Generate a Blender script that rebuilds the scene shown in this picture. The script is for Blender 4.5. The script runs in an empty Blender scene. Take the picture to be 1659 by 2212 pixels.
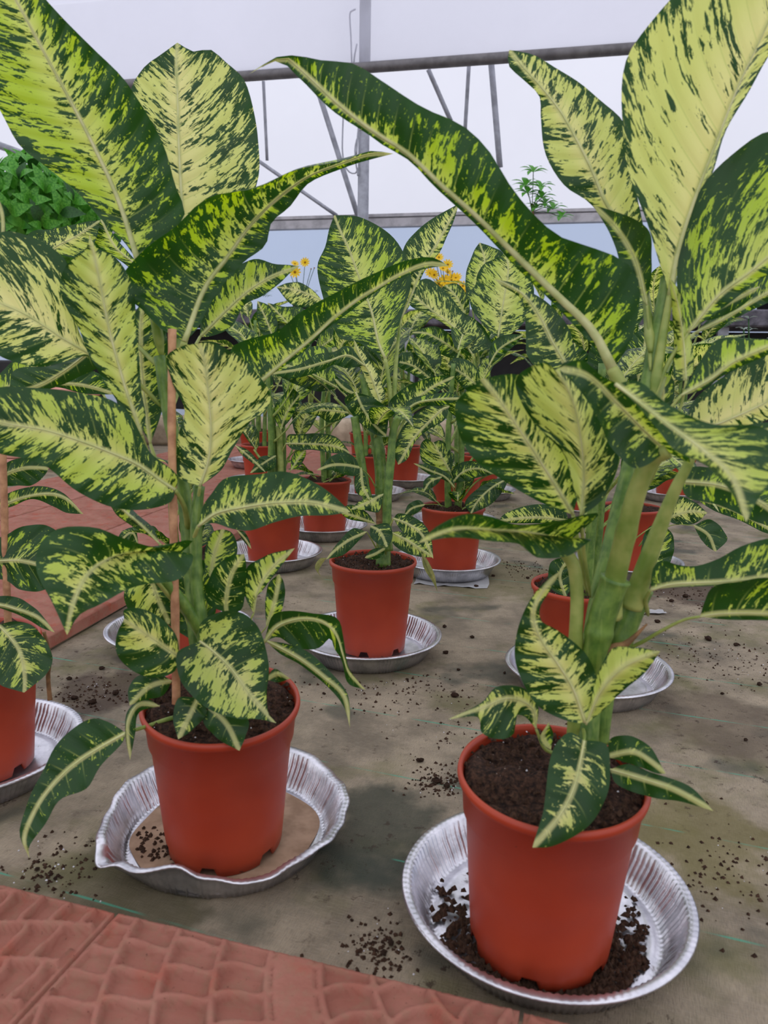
import bpy, math, random
import numpy as np
from mathutils import Matrix, Vector

# ------------------------------------------------------------------ camera, world, exposure
IW, IH, FPX = 1659, 2212, 1660.0
PITCH, ROLL, CAMH = math.radians(10.7), math.radians(-1.0), 0.48
_cp, _sp, _cr, _sr = math.cos(PITCH), math.sin(PITCH), math.cos(ROLL), math.sin(ROLL)
RT0, UP0, FW = np.array([1., 0, 0]), np.array([0, _sp, _cp]), np.array([0, _cp, -_sp])
CAM = np.array([0, 0, CAMH])
scene = bpy.context.scene
col = scene.collection
cd = bpy.data.cameras.new('camera')
cam = bpy.data.objects.new('camera', cd)
col.objects.link(cam)
_r, _u, _b = RT0 * _cr - UP0 * _sr, RT0 * _sr + UP0 * _cr, -FW
cam.matrix_world = Matrix(((_r[0], _u[0], _b[0], 0), (_r[1], _u[1], _b[1], 0), (_r[2], _u[2], _b[2], CAMH), (0, 0, 0, 1)))
cd.sensor_fit = 'VERTICAL'
cd.sensor_height = 7.46
cd.lens = 7.46 * FPX / IH
cd.clip_start = 0.02
cd.dof.use_dof = True
cd.dof.focus_distance = 1.25
cd.dof.aperture_fstop = 2.4
scene.camera = cam
scene.view_settings.view_transform = 'Standard'
scene.view_settings.look = 'None'
scene.view_settings.exposure = -0.62
scene.view_settings.gamma = 1.0
scene.view_settings.use_curve_mapping = False

world = bpy.data.worlds.new('overcast')
scene.world = world
world.use_nodes = True
wb = world.node_tree.nodes['Background']
wb.inputs[1].default_value = 1.9
# overcast sky: brighter towards the zenith, even all round
_n = world.node_tree.nodes
_tc = _n.new('ShaderNodeTexCoord')
_sx = _n.new('ShaderNodeSeparateXYZ')
_mr = _n.new('ShaderNodeMapRange')
_mx = _n.new('ShaderNodeMix')
_mx.data_type = 'RGBA'
_mx.inputs[6].default_value = (0.66, 0.68, 0.78, 1)
_mx.inputs[7].default_value = (1.20, 1.21, 1.26, 1)
world.node_tree.links.new(_tc.outputs['Generated'], _sx.inputs[0])
world.node_tree.links.new(_sx.outputs[2], _mr.inputs[0])
world.node_tree.links.new(_mr.outputs[0], _mx.inputs[0])
world.node_tree.links.new(_mx.outputs[2], wb.inputs[0])

rnd = random.Random(7)


def ray(x, y):
    u, v = x - IW / 2, y - IH / 2
    u, v = _cr * u - _sr * v, _sr * u + _cr * v
    return RT0 * u / FPX - UP0 * v / FPX + FW


def at(x, y, zc):
    return CAM + ray(x, y) * zc


def onz(x, y, z):
    r = ray(x, y)
    return CAM + r * ((z - CAMH) / r[2])


def onY(x, y, Y):
    r = ray(x, y)
    return CAM + r * (Y / r[1])


WANG = math.radians(13)
WD = np.array([math.cos(WANG), -math.sin(WANG), 0])     # along the greenhouse side wall, to the right
WN = np.array([math.sin(WANG), math.cos(WANG), 0])      # away from the camera


def onwall(x, y, dist):
    r = ray(x, y)
    return CAM + r * (dist / (r @ WN))


# ------------------------------------------------------------------ materials
def newmat(name):
    m = bpy.data.materials.new(name)
    m.use_nodes = True
    nt = m.node_tree
    nt.nodes.clear()
    return m, nt


class NT:
    def __init__(s, nt):
        s.nt = nt

    def n(s, t, **kw):
        nd = s.nt.nodes.new(t)
        for k, v in kw.items():
            setattr(nd, k, v)
        return nd

    def put(s, sock, v):
        if hasattr(v, 'is_linked') or hasattr(v, 'links'):
            s.nt.links.new(v, sock)
        else:
            sock.default_value = v

    def math(s, op, a, b=0.0, c=0.0, clamp=False):
        nd = s.n('ShaderNodeMath', operation=op)
        nd.use_clamp = clamp
        s.put(nd.inputs[0], a)
        s.put(nd.inputs[1], b)
        s.put(nd.inputs[2], c)
        return nd.outputs[0]

    def smooth(s, x, a, b):
        nd = s.n('ShaderNodeMapRange', interpolation_type='SMOOTHSTEP')
        s.put(nd.inputs[0], x)
        s.put(nd.inputs[1], a)
        s.put(nd.inputs[2], b)
        return nd.outputs[0]

    def mix(s, f, a, b):
        nd = s.n('ShaderNodeMix', data_type='RGBA')
        s.put(nd.inputs[0], f)
        for i, v in ((6, a), (7, b)):
            if isinstance(v, tuple):
                v = (*v, 1) if len(v) == 3 else v
            s.put(nd.inputs[i], v)
        return nd.outputs[2]

    def xyz(s, x, y, z):
        nd = s.n('ShaderNodeCombineXYZ')
        for i, v in enumerate((x, y, z)):
            s.put(nd.inputs[i], v)
        return nd.outputs[0]

    def noise(s, vec, scale=1.0, detail=2.0, rough=0.5, dist=0.0):
        nd = s.n('ShaderNodeTexNoise')
        s.put(nd.inputs['Vector'], vec)
        s.put(nd.inputs['Scale'], scale)
        s.put(nd.inputs['Detail'], detail)
        s.put(nd.inputs['Roughness'], rough)
        s.put(nd.inputs['Distortion'], dist)
        return nd.outputs[0]

    def bump(s, h, strength=0.5, dist=0.002):
        nd = s.n('ShaderNodeBump')
        s.put(nd.inputs['Height'], h)
        nd.inputs['Strength'].default_value = strength
        nd.inputs['Distance'].default_value = dist
        return nd.outputs[0]

    def principled(s, color, rough=0.5, metal=0.0, spec=0.5, normal=None):
        p = s.n('ShaderNodeBsdfPrincipled')
        if isinstance(color, tuple) and len(color) == 3:
            color = (*color, 1)
        s.put(p.inputs['Base Color'], color)
        s.put(p.inputs['Roughness'], rough)
        s.put(p.inputs['Metallic'], metal)
        s.put(p.inputs['Specular IOR Level'], spec)
        if normal is not None:
            s.put(p.inputs['Normal'], normal)
        return p.outputs[0]

    def mixsh(s, f, a, b):
        nd = s.n('ShaderNodeMixShader')
        s.put(nd.inputs[0], f)
        s.nt.links.new(a, nd.inputs[1])
        s.nt.links.new(b, nd.inputs[2])
        return nd.outputs[0]

    def out(s, sh):
        o = s.n('ShaderNodeOutputMaterial')
        s.nt.links.new(sh, o.inputs[0])

    def obj(s):
        return s.n('ShaderNodeTexCoord').outputs['Object']

    def pos(s):
        return s.n('ShaderNodeNewGeometry').outputs['Position']

    def sep(s, v):
        nd = s.n('ShaderNodeSeparateXYZ')
        s.put(nd.inputs[0], v)
        return nd.outputs


def srgb(r, g, b):
    f = lambda c: (c / 255 / 12.92) if c / 255 <= .04045 else ((c / 255 + .055) / 1.055) ** 2.4
    return (f(r), f(g), f(b))


def mk_leaf():
    m, nt = newmat('variegated_leaf')
    k = NT(nt)
    met = k.sep(k.n('ShaderNodeUVMap', uv_map='met').outputs[0])
    rel = k.sep(k.n('ShaderNodeUVMap', uv_map='rel').outputs[0])
    vr = k.n('ShaderNodeAttribute', attribute_type='OBJECT', attribute_name='vr').outputs['Fac']
    pl = k.n('ShaderNodeAttribute', attribute_type='OBJECT', attribute_name='pl').outputs['Fac']
    rn = k.n('ShaderNodeObjectInfo').outputs['Random']
    um, vm, t = met[0], met[1], rel[0]
    avm = k.math('ABSOLUTE', vm)
    av = k.math('ABSOLUTE', k.math('SUBTRACT', k.math('MULTIPLY', rel[1], 2.0), 1.0))
    s = k.math('SUBTRACT', um, k.math('MULTIPLY', avm, 0.62))
    seed = k.math('MULTIPLY', rn, 60.0)
    n1 = k.noise(k.xyz(k.math('MULTIPLY', s, 300.0), k.math('MULTIPLY', vm, 88.0), seed), 1.0, 4.0, 0.66, 0.5)
    n2 = k.noise(k.xyz(k.math('MULTIPLY', s, 62.0), k.math('MULTIPLY', vm, 30.0), seed), 1.0, 2.0, 0.5)
    n3 = k.noise(k.xyz(k.math('MULTIPLY', um, 420.0), k.math('MULTIPLY', vm, 420.0), seed), 1.0, 1.0, 0.5)
    val = k.math('ADD', k.math('MULTIPLY', k.math('SUBTRACT', n1, 0.5), 1.9), k.math('MULTIPLY', k.math('SUBTRACT', n2, 0.5), 1.2))
    asy = k.n('ShaderNodeAttribute', attribute_type='OBJECT', attribute_name='asym').outputs['Fac']
    bias = k.math('MULTIPLY', k.math('SUBTRACT', vr, 0.64), 0.72)
    bias = k.math('ADD', bias, k.math('MULTIPLY', asy, k.math('SUBTRACT', k.math('MULTIPLY', rel[1], 2.0), 1.0)))
    bias = k.math('ADD', bias, k.math('MULTIPLY', k.math('SUBTRACT', 0.5, av), 0.16))
    bias = k.math('SUBTRACT', bias, k.math('MULTIPLY', k.smooth(av, 0.78, 1.0), 0.22))
    bias = k.math('SUBTRACT', bias, k.math('MULTIPLY', k.smooth(t, 0.8, 1.0), 0.15))
    mask = k.smooth(k.math('ADD', val, bias), -0.018, 0.030)
    spots = k.smooth(n3, 0.70, 0.74)
    mask = k.math('MAXIMUM', mask, k.math('MULTIPLY', spots, 0.55))
    # lateral veins
    wv = k.math('ABSOLUTE', k.math('SUBTRACT', k.math('FRACT', k.math('MULTIPLY', s, 62.0)), 0.5))
    vein = k.math('MULTIPLY', k.smooth(wv, 0.065, 0.0), k.smooth(av, 0.9, 0.1))
    dark = k.mix(n2, srgb(22, 56, 18), srgb(40, 88, 28))
    creamf = k.math('ADD', k.math('MULTIPLY', pl, 0.8), k.math('MULTIPLY', k.smooth(av, 0.55, 0.0), 0.35), clamp=True)
    pale = k.mix(creamf, srgb(164, 198, 52), srgb(238, 234, 158))
    base = k.mix(mask, dark, pale)
    base = k.mix(k.math('MULTIPLY', vein, 0.45), base, srgb(170, 190, 100))
    rib = k.smooth(avm, 0.0034, 0.0010)
    base = k.mix(k.math('MULTIPLY', rib, 0.8), base, srgb(206, 210, 142))
    h = k.math('SUBTRACT', k.math('MULTIPLY', k.smooth(wv, 0.0, 0.45), 1.0), 0.0)
    nor = k.bump(k.math('ADD', h, k.math('MULTIPLY', n1, 0.35)), 0.5, 0.0022)
    pr = k.principled(base, 0.38, 0.0, 0.5, nor)
    tr = k.n('ShaderNodeBsdfTranslucent')
    tc = k.mix(1.0, base, base)
    gm = k.n('ShaderNodeHueSaturation')
    gm.inputs['Saturation'].default_value = 1.12
    gm.inputs['Value'].default_value = 1.5
    gm.inputs['Hue'].default_value = 0.487
    nt.links.new(tc, gm.inputs['Color'])
    nt.links.new(gm.outputs[0], tr.inputs[0])
    k.out(k.mixsh(0.42, pr, tr.outputs[0]))
    return m


def mk_plain(name, c1, c2, scale=30, rough=0.45, spec=0.4, bump=0.2, trans=0.0, bd=0.002):
    m, nt = newmat(name)
    k = NT(nt)
    n = k.noise(k.obj(), scale, 3.0, 0.6)
    c = k.mix(k.smooth(n, 0.3, 0.7), c1, c2)
    sh = k.principled(c, rough, 0.0, spec, k.bump(n, bump, bd))
    if trans:
        tr = k.n('ShaderNodeBsdfTranslucent')
        nt.links.new(c, tr.inputs[0])
        sh = k.mixsh(trans, sh, tr.outputs[0])
    k.out(sh)
    return m


def mk_stem():
    m, nt = newmat('stem_green')
    k = NT(nt)
    o = k.obj()
    z = k.sep(o)
    n = k.noise(o, 70, 3.0, 0.6)
    n2 = k.noise(k.xyz(k.math('MULTIPLY', z[0], 260), k.math('MULTIPLY', z[1], 260), k.math('MULTIPLY', z[2], 30)), 1, 2, .5)
    c = k.mix(k.smooth(n, .3, .7), srgb(70, 104, 40), srgb(112, 142, 62))
    c = k.mix(k.math('MULTIPLY', k.smooth(n2, .5, .7), .4), c, srgb(140, 160, 80))
    k.out(k.principled(c, .42, 0, .45, k.bump(n2, .25, .001)))
    return m


def mk_petiole():
    m, nt = newmat('petiole_pale_green')
    k = NT(nt)
    o = k.obj()
    n = k.noise(o, 35, 3.0, 0.6)
    c = k.mix(k.smooth(n, .3, .7), srgb(120, 146, 62), srgb(176, 184, 104))
    sh = k.principled(c, .45, 0, .4, k.bump(n, .15, .001))
    tr = k.n('ShaderNodeBsdfTranslucent')
    nt.links.new(c, tr.inputs[0])
    k.out(k.mixsh(.15, sh, tr.outputs[0]))
    return m


def mk_pot():
    m, nt = newmat('terracotta_plastic')
    k = NT(nt)
    o = k.obj()
    z = k.sep(o)[2]
    n = k.noise(o, 9, 3, .5)
    fine = k.noise(o, 900, 2, .6)
    c = k.mix(k.smooth(n, .3, .7), srgb(158, 54, 30), srgb(176, 66, 38))
    dirt = k.noise(o, 130, 3, .7)
    amt = k.math('ADD', k.math('MULTIPLY', k.smooth(z, .12, .155), .05), k.math('MULTIPLY', k.smooth(z, .03, .0), .10))
    dm = k.smooth(k.math('ADD', dirt, amt), .735, .78)
    c = k.mix(k.math('MULTIPLY', dm, .85), c, srgb(62, 38, 28))
    c = k.mix(k.math('MULTIPLY', k.smooth(k.noise(o, 60, 2, .5), .76, .8), .5), c, srgb(214, 130, 100))
    k.out(k.principled(c, .42, 0, .4, k.bump(fine, .10, .0006)))
    return m


def mk_soil(name='potting_soil', perl=.78):
    m, nt = newmat(name)
    k = NT(nt)
    o = k.obj()
    n = k.noise(o, 260, 4, .7)
    c = k.mix(k.smooth(n, .35, .7), srgb(30, 20, 16), srgb(84, 58, 44))
    sp = k.smooth(k.noise(o, 520, 1, .5), perl, perl + .02)
    c = k.mix(sp, c, srgb(196, 184, 172))
    k.out(k.principled(c, .9, 0, .2, k.bump(n, .9, .004)))
    return m


def mk_foil():
    m, nt = newmat('aluminium_foil')
    k = NT(nt)
    o = k.obj()
    n = k.noise(o, 45, 4, .6)
    f = k.noise(o, 500, 2, .6)
    c = k.mix(k.smooth(n, .3, .7), srgb(186, 186, 192), srgb(222, 220, 226))
    z = k.sep(o)[2]
    dirt = k.math('MULTIPLY', k.smooth(k.noise(o, 70, 4, .7), .60, .72), k.smooth(z, .02, .004))
    c = k.mix(k.math('MULTIPLY', dirt, .7), c, srgb(96, 80, 70))
    met = k.math('SUBTRACT', 0.9, k.math('MULTIPLY', dirt, .8))
    k.out(k.principled(c, .30, met, .5, k.bump(k.math('ADD', n, k.math('MULTIPLY', f, .3)), .18, .002)))
    return m


STAINS = [(*onz(815, 1785, 0)[:2], .085, srgb(46, 54, 44), .75), (*onz(300, 1905, 0)[:2], .10, srgb(70, 66, 40), .6), (*onz(1480, 1790, 0)[:2], .10, srgb(104, 96, 48), .6),
          (*onz(1080, 1250, 0)[:2], .16, srgb(100, 96, 56), .5), (*onz(1480, 1280, 0)[:2], .13, srgb(66, 48, 38), .7), (*onz(220, 1490, 0)[:2], .07, srgb(60, 44, 36), .7),
          (*onz(1560, 1560, 0)[:2], .10, srgb(88, 74, 60), .5)]


def mk_floor():
    m, nt = newmat('ground_cover_fabric')
    k = NT(nt)
    p = k.pos()
    x = k.sep(p)
    # fabric axes follow the stitched lines
    a = math.radians(-19)
    u = k.math('ADD', k.math('MULTIPLY', x[0], math.cos(a)), k.math('MULTIPLY', x[1], math.sin(a)))
    v = k.math('ADD', k.math('MULTIPLY', x[0], -math.sin(a)), k.math('MULTIPLY', x[1], math.cos(a)))
    weave = k.noise(k.xyz(k.math('MULTIPLY', u, 950), k.math('MULTIPLY', v, 120), 0.0), 1, 2, .6)
    weave2 = k.noise(k.xyz(k.math('MULTIPLY', u, 90), k.math('MULTIPLY', v, 700), 3.0), 1, 2, .6)
    big = k.noise(p, 2.6, 4, .6)
    mid = k.noise(p, 9, 4, .65)
    c = k.mix(k.smooth(mid, .3, .7), srgb(112, 101, 85), srgb(162, 147, 125))
    c = k.mix(k.math('MULTIPLY', k.smooth(weave, .35, .7), .35), c, srgb(90, 84, 76))
    c = k.mix(k.math('MULTIPLY', k.smooth(weave2, .45, .75), .25), c, srgb(170, 160, 142))
    moss = k.math('MULTIPLY', k.smooth(k.noise(p, 5.5, 4, .6), .50, .68), .6)
    c = k.mix(moss, c, srgb(92, 92, 48))
    wet = k.math('MULTIPLY', k.smooth(k.noise(k.xyz(k.math('ADD', x[0], 3.1), x[1], 0.0), 6.5, 3, .5), .56, .66), .7)
    c = k.mix(wet, c, srgb(58, 62, 52))
    for sx, sy, rr_, colr, st in STAINS:
        dx = k.math('MULTIPLY', k.math('SUBTRACT', x[0], sx), 1.0 / rr_)
        dy = k.math('MULTIPLY', k.math('SUBTRACT', x[1], sy), .8 / rr_)
        d2 = k.math('ADD', k.math('MULTIPLY', dx, dx), k.math('MULTIPLY', dy, dy))
        d2 = k.math('ADD', d2, k.math('MULTIPLY', k.math('SUBTRACT', mid, .5), 2.4))
        c = k.mix(k.math('MULTIPLY', k.smooth(d2, 1.0, .35), st), c, colr)
    dirt = k.smooth(k.noise(p, 60, 4, .75), .575, .66)
    dirt = k.math('MULTIPLY', dirt, k.smooth(big, .42, .62))
    c = k.mix(k.math('MULTIPLY', dirt, .85), c, srgb(58, 42, 33))
    lw = k.math('ABSOLUTE', k.math('SUBTRACT', k.math('FRACT', k.math('ADD', k.math('MULTIPLY', v, 6.6), 0.19)), .5))
    wob = k.math('MULTIPLY', k.noise(k.xyz(u, v, 0.0), 30, 2, .5), .012)
    ln = k.math('MULTIPLY', k.smooth(k.math('ADD', lw, wob), .019, .009), k.smooth(k.noise(p, 12, 3, .6), .42, .6))
    c = k.mix(k.math('MULTIPLY', ln, .75), c, srgb(70, 150, 124))
    rough = k.math('SUBTRACT', .85, k.math('MULTIPLY', wet, .3))
    k.out(k.principled(c, rough, 0, .3, k.bump(k.math('ADD', k.math('ADD', weave, weave2), k.math('MULTIPLY', dirt, 2.0)), .5, .0015)))
    return m


def mk_paver():
    m, nt = newmat('brick_paver')
    k = NT(nt)
    o = k.obj()
    rn = k.n('ShaderNodeObjectInfo').outputs['Random']
    n = k.noise(o, 14, 4, .6)
    f = k.noise(o, 320, 3, .6)
    c = k.mix(k.smooth(n, .3, .7), srgb(138, 80, 64), srgb(158, 104, 88))
    c = k.mix(k.math('MULTIPLY', k.smooth(k.noise(o, 22, 2, .5), .55, .7), .5), c, srgb(160, 66, 42))
    c = k.mix(k.math('MULTIPLY', rn, .3), c, srgb(170, 120, 108))
    g = k.math('MULTIPLY', k.smooth(k.noise(o, 90, 4, .7), .45, .62), .5)
    c = k.mix(k.math('MULTIPLY', g, .7), c, srgb(140, 110, 88))
    c = k.mix(k.smooth(f, .66, .74), c, srgb(108, 66, 54))
    k.out(k.principled(c, .82, 0, .3, k.bump(f, .35, .0012)))
    return m


def mk_film(name, tint, tfac, tcol):
    m, nt = newmat(name)
    k = NT(nt)
    p = k.pos()
    n = k.noise(p, 1.3, 4, .6)
    c = k.mix(k.smooth(n, .3, .7), tint, tuple(min(1, x * 1.06) for x in tint))
    tl = k.n('ShaderNodeBsdfTranslucent')
    nt.links.new(c, tl.inputs[0])
    tp = k.n('ShaderNodeBsdfTransparent')
    tp.inputs[0].default_value = (*tcol, 1)
    k.out(k.mixsh(tfac, tl.outputs[0], tp.outputs[0]))
    return m


def mk_metal(name, c, rough=.45, metal=.7):
    m, nt = newmat(name)
    k = NT(nt)
    n = k.noise(k.obj(), 12, 4, .6)
    cc = k.mix(k.smooth(n, .35, .7), c, tuple(x * .65 for x in c))
    k.out(k.principled(cc, rough, metal, .5, k.bump(n, .1, .002)))
    return m


LEAF = mk_leaf()
STEM, PET, POT, SOIL, FOIL = mk_stem(), mk_petiole(), mk_pot(), mk_soil(), mk_foil()
RIB = mk_plain('midrib_cream', srgb(186, 194, 122), srgb(222, 220, 164), 40, .45, .4, .1, .15)
BROWN = mk_plain('dry_brown', srgb(104, 78, 52), srgb(150, 112, 76), 80, .7, .3, .5)
BAMBOO = mk_plain('bamboo', srgb(150, 104, 74), srgb(196, 148, 110), 60, .6, .3, .4)
DRY = mk_plain('withered_leaf', srgb(104, 112, 60), srgb(156, 150, 84), 60, .6, .3, .4, .25)
FLOOR, PAVER = mk_floor(), mk_paver()
CLOD = mk_plain('soil_clod', srgb(44, 30, 23), srgb(78, 56, 42), 300, .9, .2, .8)
SILT = mk_plain('dried_silt', srgb(136, 110, 88), srgb(168, 140, 116), 40, .75, .25, .4)
GALV = mk_metal('galvanised_steel', srgb(172, 174, 182), .5, .35)
RAIL = mk_metal('rail_aluminium', srgb(186, 182, 184), .5, .3)
PIPE = mk_metal('grey_pipe', srgb(120, 116, 116), .55, .4)
CONC = mk_plain('concrete', srgb(150, 134, 112), srgb(186, 168, 144), 14, .85, .2, .4, 0, .01)
BLACK = mk_plain('black_plastic', srgb(26, 24, 26), srgb(40, 38, 40), 10, .6, .4, .1)
BENCH = mk_plain('weathered_bench_edge', srgb(58, 56, 62), srgb(112, 108, 116), 16, .7, .4, .3)
FILM_UP = mk_film('greenhouse_film', (.86, .86, .92), .45, (.92, .92, .97))
FILM_CUR = mk_film('rollup_film', (.84, .83, .88), .55, (.90, .90, .94))
FILM_LOW = mk_film('lower_film', (.50, .58, .74), .30, (.64, .74, .90))
BUSH = mk_plain('glossy_green_leaf', srgb(62, 138, 38), srgb(118, 190, 70), 14, .35, .4, .2, .4)
BUSHD = mk_plain('dark_green_foliage', srgb(28, 66, 26), srgb(52, 100, 40), 20, .5, .4, .2, .1)
YEL = mk_plain('yellow_petal', srgb(246, 196, 20), srgb(252, 214, 40), 30, .6, .3, .1, .3)
YCEN = mk_plain('flower_eye', srgb(120, 80, 16), srgb(160, 108, 20), 200, .8, .2, .5)
PINK = mk_plain('pink_petal', srgb(232, 40, 128), srgb(246, 84, 156), 30, .6, .3, .1, .3)
REDP = mk_plain('dark_red_petal', srgb(120, 14, 30), srgb(160, 24, 44), 30, .6, .3, .1, .2)
SILV = mk_plain('silver_leaf', srgb(150, 170, 160), srgb(190, 204, 194), 30, .5, .4, .2, .2)
WHITE = mk_plain('white_plastic', srgb(210, 208, 214), srgb(228, 226, 232), 10, .5, .4, .1)
BRICKR = mk_plain('red_tile_stack', srgb(196, 132, 112), srgb(214, 158, 142), 20, .8, .2, .3)
CREAMC = mk_plain('clear_plastic_sheet', srgb(170, 170, 172), srgb(196, 196, 198), 20, .35, .5, .3)


# ------------------------------------------------------------------ mesh helpers
class MB:
    def __init__(s):
        s.v, s.f, s.n = [], [], 0

    def add(s, v, f):
        v = np.asarray(v, float)
        s.v.append(v)
        s.f += [tuple(i + s.n for i in q) for q in f]
        s.n += len(v)
        return s

    def mesh(s, name, mat, smooth=True):
        me = bpy.data.meshes.new(name)
        v = np.concatenate(s.v)
        me.from_pydata(v.tolist(), [], s.f)
        me.materials.append(mat)
        if smooth:
            me.polygons.foreach_set('use_smooth', [True] * len(me.polygons))
        me.update()
        return me

    def build(s, name, mat, parent=None, loc=(0, 0, 0), smooth=True):
        return link(name, s.mesh(name, mat, smooth), parent, loc)


def link(name, data, parent=None, loc=(0, 0, 0)):
    o = bpy.data.objects.new(name, data)
    col.objects.link(o)
    o.location = tuple(float(x) for x in loc)
    if parent is not None:
        o.parent = parent
    return o


def tag(o, label=None, cat=None, group=None, kind=None):
    for k_, v in (('label', label), ('category', cat), ('group', group), ('kind', kind)):
        if v:
            o[k_] = v
    return o


def thing(name, label, cat, loc=(0, 0, 0), group=None):
    return tag(link(name, None, None, loc), label, cat, group)


def box(c, s, bev=0.0):
    c, s = np.array(c, float), np.array(s, float) / 2
    if bev <= 0:
        v = [c + s * np.array(q) for q in ((-1, -1, -1), (1, -1, -1), (1, 1, -1), (-1, 1, -1), (-1, -1, 1), (1, -1, 1), (1, 1, 1), (-1, 1, 1))]
        return v, [(0, 3, 2, 1), (4, 5, 6, 7), (0, 1, 5, 4), (1, 2, 6, 5), (2, 3, 7, 6), (3, 0, 4, 7)]
    b = bev
    v, f = [], []
    rings = [(-s[2], b), (-s[2] + b, 0), (s[2] - b, 0), (s[2], b)]
    for z, i in rings:
        x, y = s[0] - i, s[1] - i
        v += [c + np.array(q) for q in ((-x, -y, z), (x, -y, z), (x, y, z), (-x, y, z))]
    for k_ in range(3):
        for j in range(4):
            f.append((4 * k_ + j, 4 * k_ + (j + 1) % 4, 4 * k_ + 4 + (j + 1) % 4, 4 * k_ + 4 + j))
    f += [(3, 2, 1, 0), (12, 13, 14, 15)]
    return v, f


def spline(pts, n):
    """Catmull-Rom through pts, n samples evenly spaced by arc length"""
    P = np.asarray(pts, float)
    if len(P) == 2:
        t = np.linspace(0, 1, n)[:, None]
        return P[0] * (1 - t) + P[1] * t
    Q = np.vstack([2 * P[0] - P[1], P, 2 * P[-1] - P[-2]])
    out = []
    for i in range(1, len(Q) - 2):
        p0, p1, p2, p3 = Q[i - 1:i + 3]
        d0, d1, d2 = [max(np.linalg.norm(b - a), 1e-9) ** .5 for a, b in ((p0, p1), (p1, p2), (p2, p3))]
        m1 = (p1 - p0) / d0 - (p2 - p0) / (d0 + d1) + (p2 - p1) / d1
        m2 = (p2 - p1) / d1 - (p3 - p1) / (d1 + d2) + (p3 - p2) / d2
        m1, m2 = m1 * d1, m2 * d1
        t = np.linspace(0, 1, 16, endpoint=False)[:, None]
        out.append((2 * t**3 - 3 * t**2 + 1) * p1 + (t**3 - 2 * t**2 + t) * m1 + (-2 * t**3 + 3 * t**2) * p2 + (t**3 - t**2) * m2)
    out.append(P[-1:])
    C = np.vstack(out)
    d = np.r_[0, np.cumsum(np.linalg.norm(np.diff(C, axis=0), axis=1))]
    s = np.linspace(0, d[-1], n)
    return np.stack([np.interp(s, d, C[:, j]) for j in range(C.shape[1])], 1)


def tube(path, rad, ns=8, cap=True, flat=1.0):
    P = np.asarray(path, float)
    n = len(P)
    rad = np.broadcast_to(np.asarray(rad, float), (n,))
    T = np.gradient(P, axis=0)
    T /= np.linalg.norm(T, axis=1)[:, None] + 1e-12
    up = np.array([0, 0, 1.]) if abs(T[0][2]) < .9 else np.array([0, 1., 0])
    A = np.cross(T[0], up)
    A /= np.linalg.norm(A)
    v, f = [], []
    for i in range(n):
        A = A - T[i] * (A @ T[i])
        A /= np.linalg.norm(A) + 1e-12
        B = np.cross(T[i], A)
        for j in range(ns):
            a = 2 * math.pi * j / ns
            v.append(P[i] + rad[i] * (A * math.cos(a) + B * math.sin(a) * flat))
    for i in range(n - 1):
        for j in range(ns):
            f.append((i * ns + j, i * ns + (j + 1) % ns, (i + 1) * ns + (j + 1) % ns, (i + 1) * ns + j))
    if cap:
        f += [tuple(range(ns))[::-1], tuple((n - 1) * ns + j for j in range(ns))]
    return v, f


def lathe(prof, n, fn=None, closed=False):
    v, f = [], []
    for i, (r, z) in enumerate(prof):
        for j in range(n):
            a = 2 * math.pi * j / n
            rr, zz = (r, z) if fn is None else fn(i, j, r, z, a)
            v.append((rr * math.cos(a), rr * math.sin(a), zz))
    m = len(prof)
    for i in range(m - 1):
        for j in range(n):
            f.append((i * n + j, i * n + (j + 1) % n, (i + 1) * n + (j + 1) % n, (i + 1) * n + j))
    return v, f


def disc(n, r, z):
    return [(r * math.cos(2 * math.pi * j / n), r * math.sin(2 * math.pi * j / n), z) for j in range(n)], [tuple(range(n))]


# ------------------------------------------------------------------ the setting
fl = MB().add([(-9, -2, 0), (9, -2, 0), (9, 14, 0), (-9, 14, 0)], [(0, 1, 2, 3)]).build('floor', FLOOR, smooth=False)
tag(fl, 'grey brown woven ground cover fabric stained with moss and soil', None, None, 'structure')


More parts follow.
